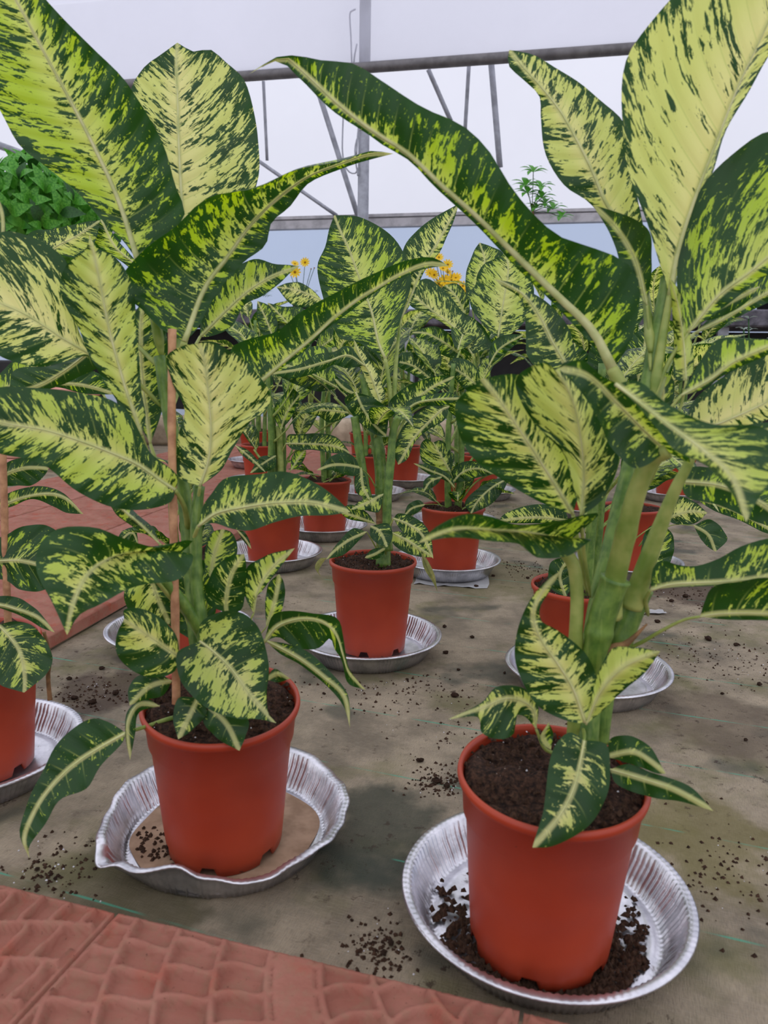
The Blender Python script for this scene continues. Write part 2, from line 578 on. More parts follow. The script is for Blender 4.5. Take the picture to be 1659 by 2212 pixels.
def paver_mesh(size, thick, res, seed, relief):
    """square paver, top face moulded with a fan of raised ribs around sunken cells"""
    r = random.Random(seed)
    n = res
    g = np.linspace(-size / 2, size / 2, n + 1)
    X, Y = np.meshgrid(g, g, indexing='ij')
    ox, oy = -size * .5, -size * .62
    R = np.hypot(X - ox, Y - oy)
    TH = np.arctan2(Y - oy, X - ox)
    ring = size * .118
    k = R / ring
    ki = np.floor(k)
    dr = np.abs(k - np.round(k)) * ring
    na = np.maximum(3, np.round(ki * 3.0 + 2))
    ph = TH / (math.pi / 2) * na * .75 + .5 * (ki % 2) + .07 * np.sin(ki * 7)
    ph = ph + .16 * np.sin(R * 95 + ki * 2.3)
    fr = np.abs(ph - np.round(ph)) / (na * .75) * (math.pi / 2) * R
    d = np.minimum(dr, fr)
    wide = .0048
    h = np.clip(1 - d / wide, 0, 1)
    h = np.clip(h * 1.8, 0, 1)
    h = h * h * (3 - 2 * h)
    bigarc = np.clip((1 - np.abs(R - ring * 4.5) / (ring * .5)) * 4, 0, 1)
    h = np.maximum(h, bigarc)
    Z = -relief * (1 - h)
    e = size / 2 - np.maximum(np.abs(X), np.abs(Y))
    Z = np.where(e < .004, -relief * .4 - .0015, Z)
    rs = np.random.RandomState(seed)
    Z = Z + rs.normal(0, .00018, Z.shape)
    v = np.stack([X, Y, Z], -1).reshape(-1, 3)
    f = []
    for i in range(n):
        for j in range(n):
            a = i * (n + 1) + j
            f.append((a, a + n + 1, a + n + 2, a + 1))
    mb = MB().add(v, f)
    s = size / 2
    sk, fs = [], []
    bnd = [i * (n + 1) for i in range(n + 1)] + [n * (n + 1) + j for j in range(1, n + 1)] + [i * (n + 1) + n for i in range(n - 1, -1, -1)] + [j for j in range(n - 1, 0, -1)]
    b0 = mb.n
    low = [(v[i][0], v[i][1], -thick) for i in bnd]
    mb.add(low, [])
    L = len(bnd)
    for q in range(L):
        mb.f.append((bnd[q], b0 + q, b0 + (q + 1) % L, bnd[(q + 1) % L]))
    mb.f.append(tuple(b0 + q for q in range(L)))
    return mb.mesh('paver', PAVER, True)


def path(name, label, origin, u, w, size, nu, nw, top, thick, meshes):
    """a strip of pavers: origin is a corner, u and w the two edge directions"""
    u = np.array([*u, 0.]) / np.linalg.norm(u)
    w = np.array([*w, 0.]) / np.linalg.norm(w)
    gap = .004
    b = MB()
    o3 = np.array([origin[0], origin[1], 0.])
    e = .006
    q = [o3 + u * e + w * e, o3 + u * (nu * size - e) + w * e, o3 + u * (nu * size - e) + w * (nw * size - e), o3 + u * e + w * (nw * size - e)]
    if np.cross(u, w)[2] < 0:
        q = q[::-1]
    vv = [p + np.array([0, 0, .001]) for p in q] + [p + np.array([0, 0, top - .010]) for p in q]
    b.add(vv, [(0, 3, 2, 1), (4, 5, 6, 7), (0, 1, 5, 4), (1, 2, 6, 5), (2, 3, 7, 6), (3, 0, 4, 7)])
    base = b.build(name, CONC, smooth=False)
    tag(base, label, None, None, 'structure')
    ang = math.atan2(u[1], u[0])
    k_ = 0
    for i in range(nu):
        for j in range(nw):
            c = o3 + u * (i + .5) * size + w * (j + .5) * size
            p = link('paver', meshes[k_ % len(meshes)], base, (c[0], c[1], top + rnd.uniform(-.001, .001)))
            p.rotation_euler = (rnd.uniform(-.004, .004), rnd.uniform(-.004, .004), ang + math.pi / 2 * ((i + j) % 4) + rnd.uniform(-.006, .006))
            k_ += 1
    return base


ea, eb = np.array([-.2190, .5740]), np.array([.1065, .4800])
ud = (eb - ea) / np.linalg.norm(eb - ea)
wd = np.array([ud[1], -ud[0]])
SZ = np.linalg.norm(eb - ea)
pm1 = [paver_mesh(SZ - .004, .028, 200, s_, .0085) for s_ in (1, 2)]
path('floor_brick_edging', 'row of red brick pavers moulded with fan ribs edging the fabric', ea - ud * SZ * 2, ud, wd, SZ, 6, 2, .03, .028, pm1)
pm2 = [paver_mesh(.356, .022, 40, 5, .004)]
path('floor_brick_path', 'pinkish brick paver path running between the plants to the kerb', np.array([-.556, 1.215]), np.array([.179, .984]), np.array([-.984, .179]), .36, 9, 3, .026, .022, pm2)

kb = MB().add(*box((-.5, 4.62, .085), (5.6, .22, .17), .02)).build('trim_concrete_kerb', CONC)
tag(kb, 'pale concrete kerb at the far end of the paving', None, None, 'structure')

# greenhouse side wall: lower film, rail, upper film, roll-up curtain, posts, braces
DW = 6.1


def wallquad(name, mat, d, z0, z1, a0=-7.0, a1=9.0, lean=0.0, nz=1, curve=None):
    v, f = [], []
    na = 24
    for i in range(na + 1):
        a = a0 + (a1 - a0) * i / na
        for j in range(nz + 1):
            t = j / nz
            z = z0 + (z1 - z0) * t
            off = lean * t + (curve(t) if curve else 0)
            p = WN * (d + off + .012 * math.sin(a * 2.1 + z)) + WD * a
            v.append((p[0], p[1], z))
    for i in range(na):
        for j in range(nz):
            a = i * (nz + 1) + j
            f.append((a, a + nz + 1, a + nz + 2, a + 1))
    return MB().add(v, f).build(name, mat)


zr = onwall(900, 480, DW)[2]
tag(wallquad('wall_lower_film', FILM_LOW, DW + .03, 0, zr), 'bluish translucent film skirt below the rail', None, None, 'structure')
ztop = 3.35
wuf = wallquad('wall_upper_film', FILM_UP, DW + .05, zr, ztop, nz=6)
tag(wuf, 'white translucent film of the greenhouse side wall', None, None, 'structure')
PIPED = DW - .45
pl_, pr_ = onwall(520, 173, PIPED), onwall(1385, 95, PIPED)
zp = (pl_[2] + pr_[2]) / 2
tag(wallquad('wall_rollup_film', FILM_CUR, PIPED - .02, zp, ztop + .1, nz=4), 'rolled up film curtain hanging from the roof to the pipe', None, None, 'structure')
# arched roof film going over the plants
rv, rf = [], []
for i in range(17):
    a = -7 + i
    for j in range(13):
        t = j / 12
        ang = t * math.pi * .92
        dd = (DW - 3.6) + 3.65 * math.cos(ang)
        zz = ztop + 1.5 * math.sin(ang)
        p = WN * dd + WD * a
        rv.append((p[0], p[1], zz))
for i in range(16):
    for j in range(12):
        a = i * 13 + j
        rf.append((a, a + 1, a + 14, a + 13))
tag(MB().add(rv, rf).build('ceiling_film', FILM_UP), 'arched translucent film roof of the greenhouse', None, None, 'structure')


def bar(name, p, q, r, mat, ns=10):
    return MB().add(*tube(spline([p, q], 6), r, ns)).build(name, mat)


rail = MB()
for dz, th, dp in ((0, .052, .06), (.047, .022, .075), (-.03, .012, .07)):
    c0, c1 = WN * (DW - .02) + WD * -7, WN * (DW - .02) + WD * 9
    vv = []
    for c in (c0, c1):
        for (a, b) in ((-dp / 2, -th / 2), (dp / 2, -th / 2), (dp / 2, th / 2), (-dp / 2, th / 2)):
            vv.append(c + WN * a + np.array([0, 0, zr + dz + b]))
    rail.add(vv, [(0, 1, 5, 4), (1, 2, 6, 5), (2, 3, 7, 6), (3, 0, 4, 7), (3, 2, 1, 0), (4, 5, 6, 7)])
tag(rail.build('trim_base_rail', RAIL, smooth=False), 'grey metal base rail clamping the film along the wall', None, None, 'structure')
tag(bar('trim_rollup_pipe', np.r_[(WN * PIPED + WD * -7)[:2], zp], np.r_[(WN * PIPED + WD * 9)[:2], zp], .036, PIPE, 14), 'grey steel roll-up pipe along the greenhouse side', None, None, 'structure')
post_d = DW - .30
for px in (784, -140, 1900):
    b_ = onwall(px, 470, post_d)
    p_ = thing('steel_post', {784: 'galvanised steel post with hanging wire loops before the film wall', -140: 'galvanised post far along the wall behind the leafy bush', 1900: 'galvanised post far along the wall beyond the big leaves'}[px], 'post', (b_[0], b_[1], 0))
    MB().add(*tube(spline([(0, 0, 0), (0, 0, ztop + .4)], 10), .041, 16)).build('pole', GALV, p_)
    MB().add(*box((0, 0, .01), (.16, .16, .02))).build('base_plate', GALV, p_, smooth=False)
    if px == 784:
        for zc_ in (onwall(784, 275, post_d)[2],):
            MB().add(*tube(spline([(0, 0, zc_ - .03), (0, 0, zc_ + .03)], 3), .045, 16)).build('clamp', WHITE, p_)
        off = np.array([b_[0], b_[1], 0])
        dfr = post_d - .05
        for w_ in ('768,20 757,26 756,45 758,80 760,135 762,160', '771,95 766,120 764,160 770,200 775,250 772,300 770,335',
                   '742,240 740,290 740,330 746,360 757,373 768,374 774,362', '771,300 767,320 768,345 773,380'):
            pts = [onwall(float(a.split(',')[0]), float(a.split(',')[1]), dfr) - off for a in w_.split()]
            MB().add(*tube(spline(pts, 24), .0055, 6)).build('wire_loop', GALV, p_)
BR = [(690, 205, 774, 470, .020, 'thick brace leaning against the post base'), (925, 150, 974, 262, .017, 'short brace leaning just right of the post'),
      (1013, 140, 1004, 290, .014, 'thin upright rod hanging from the pipe'), (1061, 135, 1080, 362, .022, 'broad upright strut hanging from the pipe'),
      (569, 175, 577, 347, .012, 'thin rod dangling behind the tall pale leaf'), (556, 346, 728, 466, .014, 'slim brace sloping down to the base rail'),
      (-40, 300, 75, 342, .030, 'pale pipe sloping above the leafy bush')]
for x0, y0, x1, y1, r_, lab in BR:
    a_, b_ = onwall(x0, y0, DW - .22), onwall(x1, y1, DW - .10)
    tag(bar('brace_rod', a_, b_, r_, GALV, 8), 'galvanised ' + lab, 'brace', None)


# ------------------------------------------------------------------ leaves
def parse(s):
    return [tuple(float(q) for q in p.split(',')) for p in s.split()]


def leaf_arrays(M, Ls, Rs, bulge=.05, wave=.05, nv=7, seed=0, wn=4.0, vfold=0.0):
    """M, Ls, Rs: (n,3) midrib and edge rows, base to tip"""
    n = len(M)
    r = random.Random(seed)
    ph, ph2 = r.uniform(0, 6.28), r.uniform(0, 6.28)
    T = np.gradient(M, axis=0)
    N = np.cross(T, Rs - Ls)
    N /= np.linalg.norm(N, axis=1)[:, None] + 1e-12
    for i in range(1, n):
        if N[i] @ N[i - 1] < -.2:
            pass
    Wl = np.linalg.norm(Ls - M, axis=1)
    Wr = np.linalg.norm(Rs - M, axis=1)
    d = np.r_[0, np.cumsum(np.linalg.norm(np.diff(M, axis=0), axis=1))]
    t = d / d[-1]
    rows, rel, met = [], [], []
    ss = np.linspace(0, 1, nv + 1)
    for sgn, E, W, p in ((-1, Ls, Wl, ph), (1, Rs, Wr, ph2)):
        part, pr, pm = [], [], []
        for s in ss:
            off = bulge * W * math.sin(math.pi * s) + wave * W * s * s * np.sin(2 * math.pi * wn * t + p) * np.sin(math.pi * t)
            part.append(M + (E - M) * s + N * off[:, None])
            pr.append(np.stack([t, np.full(n, .5 + .5 * sgn * s)], 1))
            pm.append(np.stack([d, sgn * s * W], 1))
        if sgn < 0:
            part, pr, pm = part[::-1], pr[::-1], pm[::-1]
        else:
            part, pr, pm = part[1:], pr[1:], pm[1:]
        rows += part
        rel += pr
        met += pm
    V = np.stack(rows, 1).reshape(-1, 3)
    REL = np.stack(rel, 1).reshape(-1, 2)
    MET = np.stack(met, 1).reshape(-1, 2)
    m = 2 * nv + 1
    F = [(i * m + j, i * m + j + 1, (i + 1) * m + j + 1, (i + 1) * m + j) for i in range(n - 1) for j in range(m - 1)]
    return V, F, REL, MET, N


def leaf_mesh(V, F, REL, MET, mat=None):
    me = bpy.data.meshes.new('leaf')
    me.from_pydata(V.tolist(), [], F)
    me.materials.append(mat or LEAF)
    me.polygons.foreach_set('use_smooth', [True] * len(F))
    idx = np.array(F).reshape(-1)
    for nm, A in (('rel', REL), ('met', MET)):
        uv = me.uv_layers.new(name=nm)
        uv.data.foreach_set('uv', A[idx].astype(np.float32).reshape(-1))
    me.update()
    return me


class Plant:
    def __init__(s, name, label, loc, z0, group=None):
        s.root = thing(name, label, 'potted plant', (loc[0], loc[1], 0), group)
        s.loc = np.array([loc[0], loc[1], 0.])
        s.z0 = z0


SEED = [0]


def lf(P, mid, L, R, d=(0, 0), e=(.8, .8), v=(.6, .3), pet=None, bulge=.05, wave=.05, rib=1.0, wn=4.0, n=34, mat=None, name='leaf', asym=0.0):
    """leaf traced as midrib and two edges; d: depth beyond the stem in cm from base to tip (third: extra at the middle)"""
    SEED[0] += 1
    z = P.z0

    def lift(pts, dep):
        return np.array([at(x, y, z + dd / 100) for (x, y), dd in zip(pts, dep)])

    def cum(pts):
        a = np.array(pts)
        c = np.r_[0, np.cumsum(np.linalg.norm(np.diff(a, axis=0), axis=1))]
        return c / c[-1]
    d0, d1 = d[0], d[1]
    dm = d[2] if len(d) > 2 else 0
    dep = lambda t: d0 + (d1 - d0) * t + dm * np.sin(math.pi * t)
    mp = parse(mid)
    M = spline(lift(mp, dep(cum(mp))), n)
    ed = []
    for s_, ee in ((L, e[0]), (R, e[1])):
        ep = [mp[0]] + parse(s_) + [mp[-1]]
        c = cum(ep)
        ed.append(spline(lift(ep, dep(c) + ee * np.sin(math.pi * c)), n))
    V, F, REL, MET, N = leaf_arrays(M, ed[0], ed[1], bulge, wave, 7, SEED[0], wn)
    base = M[0].copy()
    o = link(name, leaf_mesh(V - base, F, REL, MET, mat), P.root, base - P.loc)
    if mat is None:
        o['vr'], o['pl'], o['asym'] = float(v[0]), float(v[1]), float(asym)
    Ln = np.linalg.norm(np.diff(M, axis=0), axis=1).sum()
    r0 = min(.0043, .0110 * Ln) * rib
    rr = r0 * (1 - .92 * np.linspace(0, 1, n) ** .6)
    MB().add(*tube(M[:-1] - base, rr[:-1], 6, True)).build('midrib', mat or RIB, o)
    if pet:
        pp = parse(pet) + [mp[0]]
        c = cum(pp)
        Q = spline(lift(pp, d0 * c), 18)
        q = np.linspace(0, 1, 18)
        MB().add(*tube(Q - base, r0 * (1.75 - .72 * q) * np.minimum(1, .35 + 3.5 * q), 8)).build('petiole', PET, o)
    return o


def cane(P, pts, r0, r1, d=(0, 0), name='stem', mat=None, knots=5):
    mp = parse(pts)
    a = np.array(mp)
    c = np.r_[0, np.cumsum(np.linalg.norm(np.diff(a, axis=0), axis=1))]
    c /= c[-1]
    W = spline([at(x, y, P.z0 + (d[0] + (d[1] - d[0]) * t) / 100) for (x, y), t in zip(mp, c)], 44)
    q = np.linspace(0, 1, 44)
    rr = (r0 + (r1 - r0) * q) * (1 + .09 * np.maximum(0, np.cos(q * knots * 2 * math.pi)) ** 6)
    b = W[0].copy()
    return MB().add(*tube(W - b, rr, 12)).build(name, mat or STEM, P.root, b - P.loc)


# ------------------------------------------------------------------ pots, trays
def pot_mesh(R=.076, Hh=.158, Rb=.058):
    n = 96
    band = Hh - .036
    tp = lambda z: Rb + (R - .0055 - Rb) * z / Hh
    prof = [(Rb - .012, .010), (Rb - .004, .010), (Rb - .0015, .0), (Rb, .0005), (tp(.012), .012), (tp(.04), .04), (tp(.08), .08), (tp(band - .004), band - .004), (tp(band) + .0022, band),
            (tp(Hh - .010) + .0022, Hh - .010), (R - .001, Hh - .008), (R, Hh - .004), (R - .0008, Hh), (R - .0035, Hh), (R - .0048, Hh - .004), (R - .006, Hh - .02), (tp(.06) - .004, .06)]

    def fn(i, j, r, z, a):
        s = (a / (2 * math.pi) * 6) % 1.0
        if i in (2, 3) and s < .2:
            z = .0095
        return r, z
    mb = MB().add(*lathe(prof, n, fn))
    mb.add(*disc(n, Rb - .012, .010))
    return mb.mesh('pot', POT)


def soil_mesh(R=.0695, z=.1515, seed=1, amp=.0075):
    rs = random.Random(seed)
    v, f = [(0, 0, z + amp)], []
    nr, na = 12, 48
    bumps = [(rs.uniform(-R, R), rs.uniform(-R, R), rs.uniform(.3, 1.2) * amp, rs.uniform(.008, .02)) for _ in range(26)]
    for i in range(1, nr + 1):
        r = R * i / nr
        for j in range(na):
            a = 2 * math.pi * j / na
            x, y = r * math.cos(a), r * math.sin(a)
            h = sum(b[2] * math.exp(-((x - b[0])**2 + (y - b[1])**2) / b[3]**2) for b in bumps)
            if i == nr:
                h *= .4
            v.append((x, y, z - .004 + h + rs.uniform(-.0012, .0012)))
    for j in range(na):
        f.append((0, 1 + j, 1 + (j + 1) % na))
    for i in range(nr - 1):
        for j in range(na):
            a = 1 + i * na
            f.append((a + j, a + na + j, a + na + (j + 1) % na, a + (j + 1) % na))
    return MB().add(v, f).mesh('soil', SOIL, True)


def tray_mesh(deform=None, seed=0, R=.125, Hh=.0355, Rb=.100):
    n = 480
    rs = random.Random(seed)
    cr = [rs.uniform(.4, 1.5) for _ in range(n)]
    prof = [(.02, .0006), (.06, .0010), (Rb - .016, .0016), (Rb - .013, .0034), (Rb - .006, .0034), (Rb - .002, .0012), (Rb + .001, .0030), (Rb + .006, .0120), (Rb + .012, .0220),
            (R - .0085, Hh - .0015), (R - .0060, Hh), (R - .0005, Hh + .0004), (R + .0010, Hh - .0010), (R, Hh - .0026), (R - .004, Hh - .0030),
            (R - .0082, Hh - .0040), (Rb + .0115, .0215), (Rb + .0055, .0115), (Rb + .0004, .0016), (Rb - .006, .0002), (.02, .0)]

    def fn(i, j, r, z, a):
        if 6 <= i <= 9 or 15 <= i <= 18:
            r += .00062 * cr[j // 4] * math.sin(j * math.pi / 2 + .6 * cr[j // 9])
        if i in (10, 11, 12):
            z += .00018 * math.sin(j * math.pi / 2)
        return r, z
    mb = MB().add(*lathe(prof, n, fn))
    mb.add(*disc(n, .02, .0006))
    if deform:
        mb.v = [np.array([deform(*p) for p in a]) for a in mb.v]
    return mb.mesh('foil_tray', FOIL)


POTM, TRAYM = pot_mesh(), tray_mesh()
SOILM = [soil_mesh(seed=i) for i in range(4)]


TRAYS = []


def tray(cx, cy, label, group=None, rot=0.0, mesh=None, tilt=(0, 0), z=0.0006):
    TRAYS.append((cx, cy))
    o = link('foil_tray', mesh or TRAYM, None, (cx, cy, z))
    o.rotation_euler = (tilt[0], tilt[1], rot)
    return tag(o, label, 'tray', group)


def potted(name, label, bc, z0, tc=None, rot=0.0, scale=1.0, soil=0, group=None):
    P = Plant(name, label, bc, z0, group)
    p = link('pot', POTM, P.root, (0, 0, .0055))
    p.scale = (scale,) * 3
    rx = ry = 0.0
    if tc is not None:
        d = np.array([tc[0] - bc[0], tc[1] - bc[1], .15])
        rx, ry = -math.atan2(d[1], d[2]), math.atan2(d[0], d[2])
    p.rotation_euler = (rx, ry, rot)
    p.location.z += .058 * math.sin(math.hypot(rx, ry))
    s = link('soil', SOILM[soil], P.root, (0, 0, .0055))
    s.scale = (scale,) * 3
    s.rotation_euler = (rx, ry, rot)
    s.location.z = p.location.z
    P.potobj, P.soil = p, s
    return P

# ------------------------------------------------------------------ generic leaves for the plants further back
def generic_leaf(w, droop, curl, seed, tipc=1.0):
    n = 22
    s = np.linspace(0, 1, n)
    M = np.stack([0.04 * np.sin(s * 3 + seed), s - .12 * droop * s**2, .10 * np.sin(math.pi * s) - droop * s**2.2], 1)
    hw = w * np.sin(math.pi * s ** .78) ** .85 * (1 - .25 * s) * tipc
    hw[0] = hw[-1] = 0
    up = curl * hw
    Ls = M + np.stack([-hw, .05 * hw, up], 1)
    Rs = M + np.stack([hw, .05 * hw, up], 1)
    V, F, REL, MET, N = leaf_arrays(M, Ls, Rs, -.08, .09, 5, seed, 3.0)
    me = leaf_mesh(V, F, REL, MET * .22)
    rb = MB().add(*tube(M[:-1], (.0115 * (1 - .92 * s ** .6))[:-1], 6)).mesh('midrib', RIB)
    return me, rb


GL = [generic_leaf(.25, .18, .35, 1), generic_leaf(.22, .45, .2, 2), generic_leaf(.27, .05, .5, 3), generic_leaf(.20, .75, .1, 4), generic_leaf(.24, .30, -.1, 5)]


def gleaf(P, stem, az, el, pl, length, kind, v=(.55, .3), roll=0.0, name='leaf'):
    """stem: world point where the petiole leaves; az degrees (0 = away from camera, 90 = right), el degrees"""
    a, e = math.radians(az), math.radians(el)
    dv = Vector((math.sin(a) * math.cos(e), math.cos(a) * math.cos(e), math.sin(e)))
    side = Vector((math.cos(a), -math.sin(a), 0))
    upv = side.cross(dv)
    b = Vector(stem) + dv * pl
    Mx = Matrix((side, dv, upv)).transposed().to_4x4() @ Matrix.Rotation(roll, 4, 'Y')
    me, rb = GL[kind % len(GL)]
    o = link(name, me, P.root)
    lp = b - Vector(P.loc)
    o.matrix_local = Matrix.Translation(lp) @ Mx @ Matrix.Scale(length, 4)
    o['vr'], o['pl'] = float(v[0]), float(v[1])
    link('midrib', rb, o)
    q = np.linspace(0, 1, 8)[:, None]
    st = np.array([0, -pl / length, -.15 * pl / length])
    pts = spline([st, (0, -.4 * pl / length, -.10 * pl / length), (0, .02, 0)], 9)
    MB().add(*tube(pts, .013 * (1.7 - .7 * np.linspace(0, 1, 9)), 6)).build('petiole', PET, o)
    return o


def gstem(P, h, lean=(0, 0), r=.0085, base=(0, 0), n=2):
    tops = []
    for i in range(n):
        ox, oy = base[0] + rnd.uniform(-.02, .02), base[1] + rnd.uniform(-.02, .02)
        pts = spline([(ox, oy, .13), (ox + lean[0] * .4 + rnd.uniform(-.01, .01), oy + lean[1] * .4, .13 + h * .5), (ox + lean[0], oy + lean[1], .13 + h * (1 - .2 * i))], 24)
        q = np.linspace(0, 1, 24)
        MB().add(*tube(pts, r * (1 - .4 * q) * (1 + .08 * np.maximum(0, np.cos(q * 5 * 6.283))**6), 10)).build('stem', STEM, P.root)
        tops.append(pts)
    return tops


def gplant(P, h, nl, zmin=.03, lmin=.13, lmax=.22, seed=0, elr=(10, 60), v=(.55, .35), azs=None, low=0, maxz=9):
    r = random.Random(seed)
    tops = gstem(P, h)
    for i in range(nl):
        pts = tops[i % len(tops)]
        t = .35 + .65 * (i + .5) / nl
        p = pts[int(t * 23)] + P.loc
        az = (azs[i % len(azs)] if azs else i * 137.5) + r.uniform(-20, 20)
        el = elr[0] + (elr[1] - elr[0]) * t + r.uniform(-12, 12)
        gleaf(P, p, az, el, r.uniform(.05, .09), r.uniform(lmin, lmax), r.randrange(5), (v[0] + r.uniform(-.12, .12), v[1] + r.uniform(-.2, .2)), r.uniform(-.5, .5))
    for i in range(low):
        a = r.uniform(0, 360)
        p = np.array([P.loc[0] + .02 * math.sin(a), P.loc[1] + .02 * math.cos(a), .16])
        gleaf(P, p, i * 360 / low + r.uniform(-25, 25), r.uniform(5, 50), r.uniform(.02, .05), r.uniform(.07, .11), r.randrange(5), (.4, .2), r.uniform(-.5, .5))


# ================================================================== PLANT A (bamboo stake, crumpled tray)
A = potted('potted_dieffenbachia', 'tall variegated plant with a bamboo stake, standing in a crumpled foil tray', (-.155, .702), .72, (-.158, .684), .35, .985, 0)
cane(A, '437,1515 428,1400 418,1290 408,1170 396,1060 378,960 358,860 345,770', .0085, .0055, (0, 0))
cane(A, '462,1515 452,1430 436,1370 400,1310 352,1250', .0065, .0050, (1, -5))
cane(A, '452,1500 440,1380 425,1260 425,1120 430,1050', .0065, .0050, (-2, -3))
cane(A, '381,1520 378,1300 374,1100 371,900 372,712', .0037, .0036, (-4.5, -4.5), 'bamboo_stake', BAMBOO, 4)
lf(A, '300,570 255,430 185,280 110,140 40,10 -50,-150', '270,525 225,480 165,415 100,360 40,310 0,245 -50,120 -85,-30', '350,520 400,462 380,400 345,300 280,185 200,105 100,0 20,-90', (-1, -7), (1, -1.5), (.66, .12), '350,770 335,690 318,620', .06, asym=-.16)
lf(A, '402,580 393,440 387,330 384,220 381,140 383,92', '350,520 318,400 296,280 284,190 310,145 345,120', '470,500 556,392 557,300 528,175 487,132 452,106 420,112', (5, 8), (1, 1), (.74, .75), '372,800 390,680', .05)
lf(A, '398,738 444,618 490,556 540,487 600,428 665,382 740,352 798,333 850,332', '350,712 290,655 240,632 262,598 322,528 380,487 430,447 470,423 550,401 650,368 750,343 800,326', '425,712 462,642 525,567 575,530 586,480 628,444 668,396 750,360 800,345', (-2, -1, 1), (-5, 1), (.50, .05), '366,860 385,795', .10, .06)
lf(A, '305,940 291,897 273,845 258,794 240,729 229,678 219,626 206,562 193,505', '262,880 193,768 167,704 144,665 128,621 140,578 168,552 188,534', '315,900 305,845 300,768 293,690 291,640 273,588 245,552 207,533', (-4, -8), (.8, 1.5), (.80, .45), '345,1040 320,985', .06)
lf(A, '378,1058 350,1040 300,1005 240,978 165,950 100,930 0,912 -75,890', '385,1030 322,975 300,930 280,895 240,864 150,845 75,838 0,836 -50,855', '372,1082 310,1101 240,1095 165,1060 100,1008 50,990 0,980 -50,950', (-5, -13), (.5, -.5), (.62, .30), '408,1150 398,1095', .05, .03)
lf(A, '345,1175 300,1130 268,1103 240,1075 200,1060', '330,1140 290,1105 260,1070', '325,1160 290,1140 250,1110 236,1090', (1, 4), (1, 1), (.4, .2), '385,1230 365,1200')
lf(A, '432,1050 449,1000 456,940 453,880 446,815 440,775 428,742', '386,1030 384,950 398,885 371,822 359,772 398,746', '472,1020 506,965 541,912 574,887 584,852 550,800 500,760 455,737', (-4, -7), (1.2, 1), (.82, .70), '420,1170 425,1100', .07, .05)
lf(A, '428,1137 465,1110 525,1096 600,1086 675,1086 757,1106', '440,1090 456,1068 482,1035 550,1025 615,1019 675,1040 720,1070', '462,1130 500,1142 540,1146 600,1126 650,1115 712,1113', (-4, -7), (.5, -.3), (.52, .30), '428,1240 415,1180', .04, .04)
lf(A, '330,1245 325,1215 290,1195 235,1206 190,1240 160,1300 145,1372', '415,1165 345,1180 270,1166 200,1137 130,1140 85,1180 78,1228 112,1300', '418,1195 392,1252 330,1257 270,1278 210,1308 172,1328', (-7, -17), (-1, -2), (.50, .30), '430,1355 385,1310', .06, .04)
lf(A, '432,1385 455,1402 500,1445 540,1500 597,1562', '434,1345 480,1321 525,1325 561,1360 577,1415 581,1455 576,1500 581,1545', '384,1408 380,1432 400,1486 450,1531 510,1552 562,1554', (-5, -9), (.4, -.6), (.60, .45), '430,1480 425,1430', .06, .03)
lf(A, '388,1420 330,1380 268,1338', '380,1372 346,1334 302,1314 268,1317', '376,1451 330,1463 282,1446 252,1411 253,1368', (-5, -8), (.3, -.4), (.48, .50), '430,1470 408,1440', .06, .03)
lf(A, '372,1470 325,1482 280,1524', '335,1453 295,1462 277,1490', '352,1502 312,1512', (-4, -6), (.4, .4), (.35, .35))
lf(A, '345,1525 300,1522 276,1560 281,1642', '312,1508 276,1535 271,1590', '300,1540 292,1585', (-4, -6), (.3, .3), (.30, .2), None, .05, .05)
lf(A, '428,1508 410,1545 385,1597', '386,1508 374,1552', '447,1536 414,1578', (-5, -7), (.4, .4), (.40, .5))
lf(A, '452,1528 490,1565 517,1622', '438,1555 470,1595', '536,1553 530,1592', (-5, -7), (.4, .4), (.10, .3))
lf(A, '575,1468 600,1456 627,1466', '592,1445', '600,1474', (-3, -3), (.2, .2), (.2, .2))
lf(A, '272,1583 215,1615 160,1651 110,1700 75,1752 52,1815 64,1855', '235,1560 200,1552 140,1588 90,1668 54,1750 42,1800', '266,1602 216,1656 190,1701 132,1727 92,1788 62,1832', (-5, -9), (.4, -.6), (.16, .1), '400,1545 365,1553 320,1568', .05, .07)
lf(A, '490,1325 488,1300 500,1240 527,1197', '446,1300 460,1232 500,1200', '520,1318 530,1275 531,1212', (-1, -3), (.8, .8), (.42, .5), '460,1440 480,1370')
lf(A, '548,1325 560,1270 590,1225 637,1184', '528,1285 530,1232 575,1200', '545,1302 567,1275 602,1230', (-1, -2), (.6, -.4), (.72, .35), '480,1440 520,1380')
lf(A, '575,1355 590,1310 598,1275 603,1240', '573,1300 582,1258', '603,1330 616,1282 612,1255', (-1, -1), (.4, .4), (.60, .2), '490,1440 540,1395', .1)
lf(A, '455,1250 462,1200 482,1143', '443,1225 446,1175 462,1148', '500,1225 513,1182 500,1150', (1, 3), (.5, .5), (.66, .2), '440,1340 450,1290')
lf(A, '570,1388 600,1352 660,1336 702,1346 726,1372 740,1415 752,1450 790,1490', '590,1328 612,1320 670,1324 726,1335 742,1375 752,1440 772,1470', '600,1376 645,1402 692,1397 712,1380 722,1400 736,1420 752,1476', (-2, -3), (-.5, .8), (.20, .2), '470,1440 520,1415', .06, .06)
lf(A, '572,1383 610,1402 650,1425 700,1463 742,1502 756,1572', '625,1392 668,1410 712,1450 751,1500', '605,1412 650,1437 720,1496 744,1530', (-1, -4), (.3, .3), (.30, .1), '475,1450 530,1410')
lf(A, '320,1235 340,1290 366,1348', '275,1258 273,1312 312,1342', '352,1248 378,1302', (0, 1), (.5, .5), (.55, .35), '420,1390 380,1290')
lf(A, '325,960 312,860 304,760 305,690 312,645', '285,880 282,760 290,680', '352,880 364,790 356,700 335,655', (2, 3), (.5, .5), (.55, .2), '350,1040 335,990')
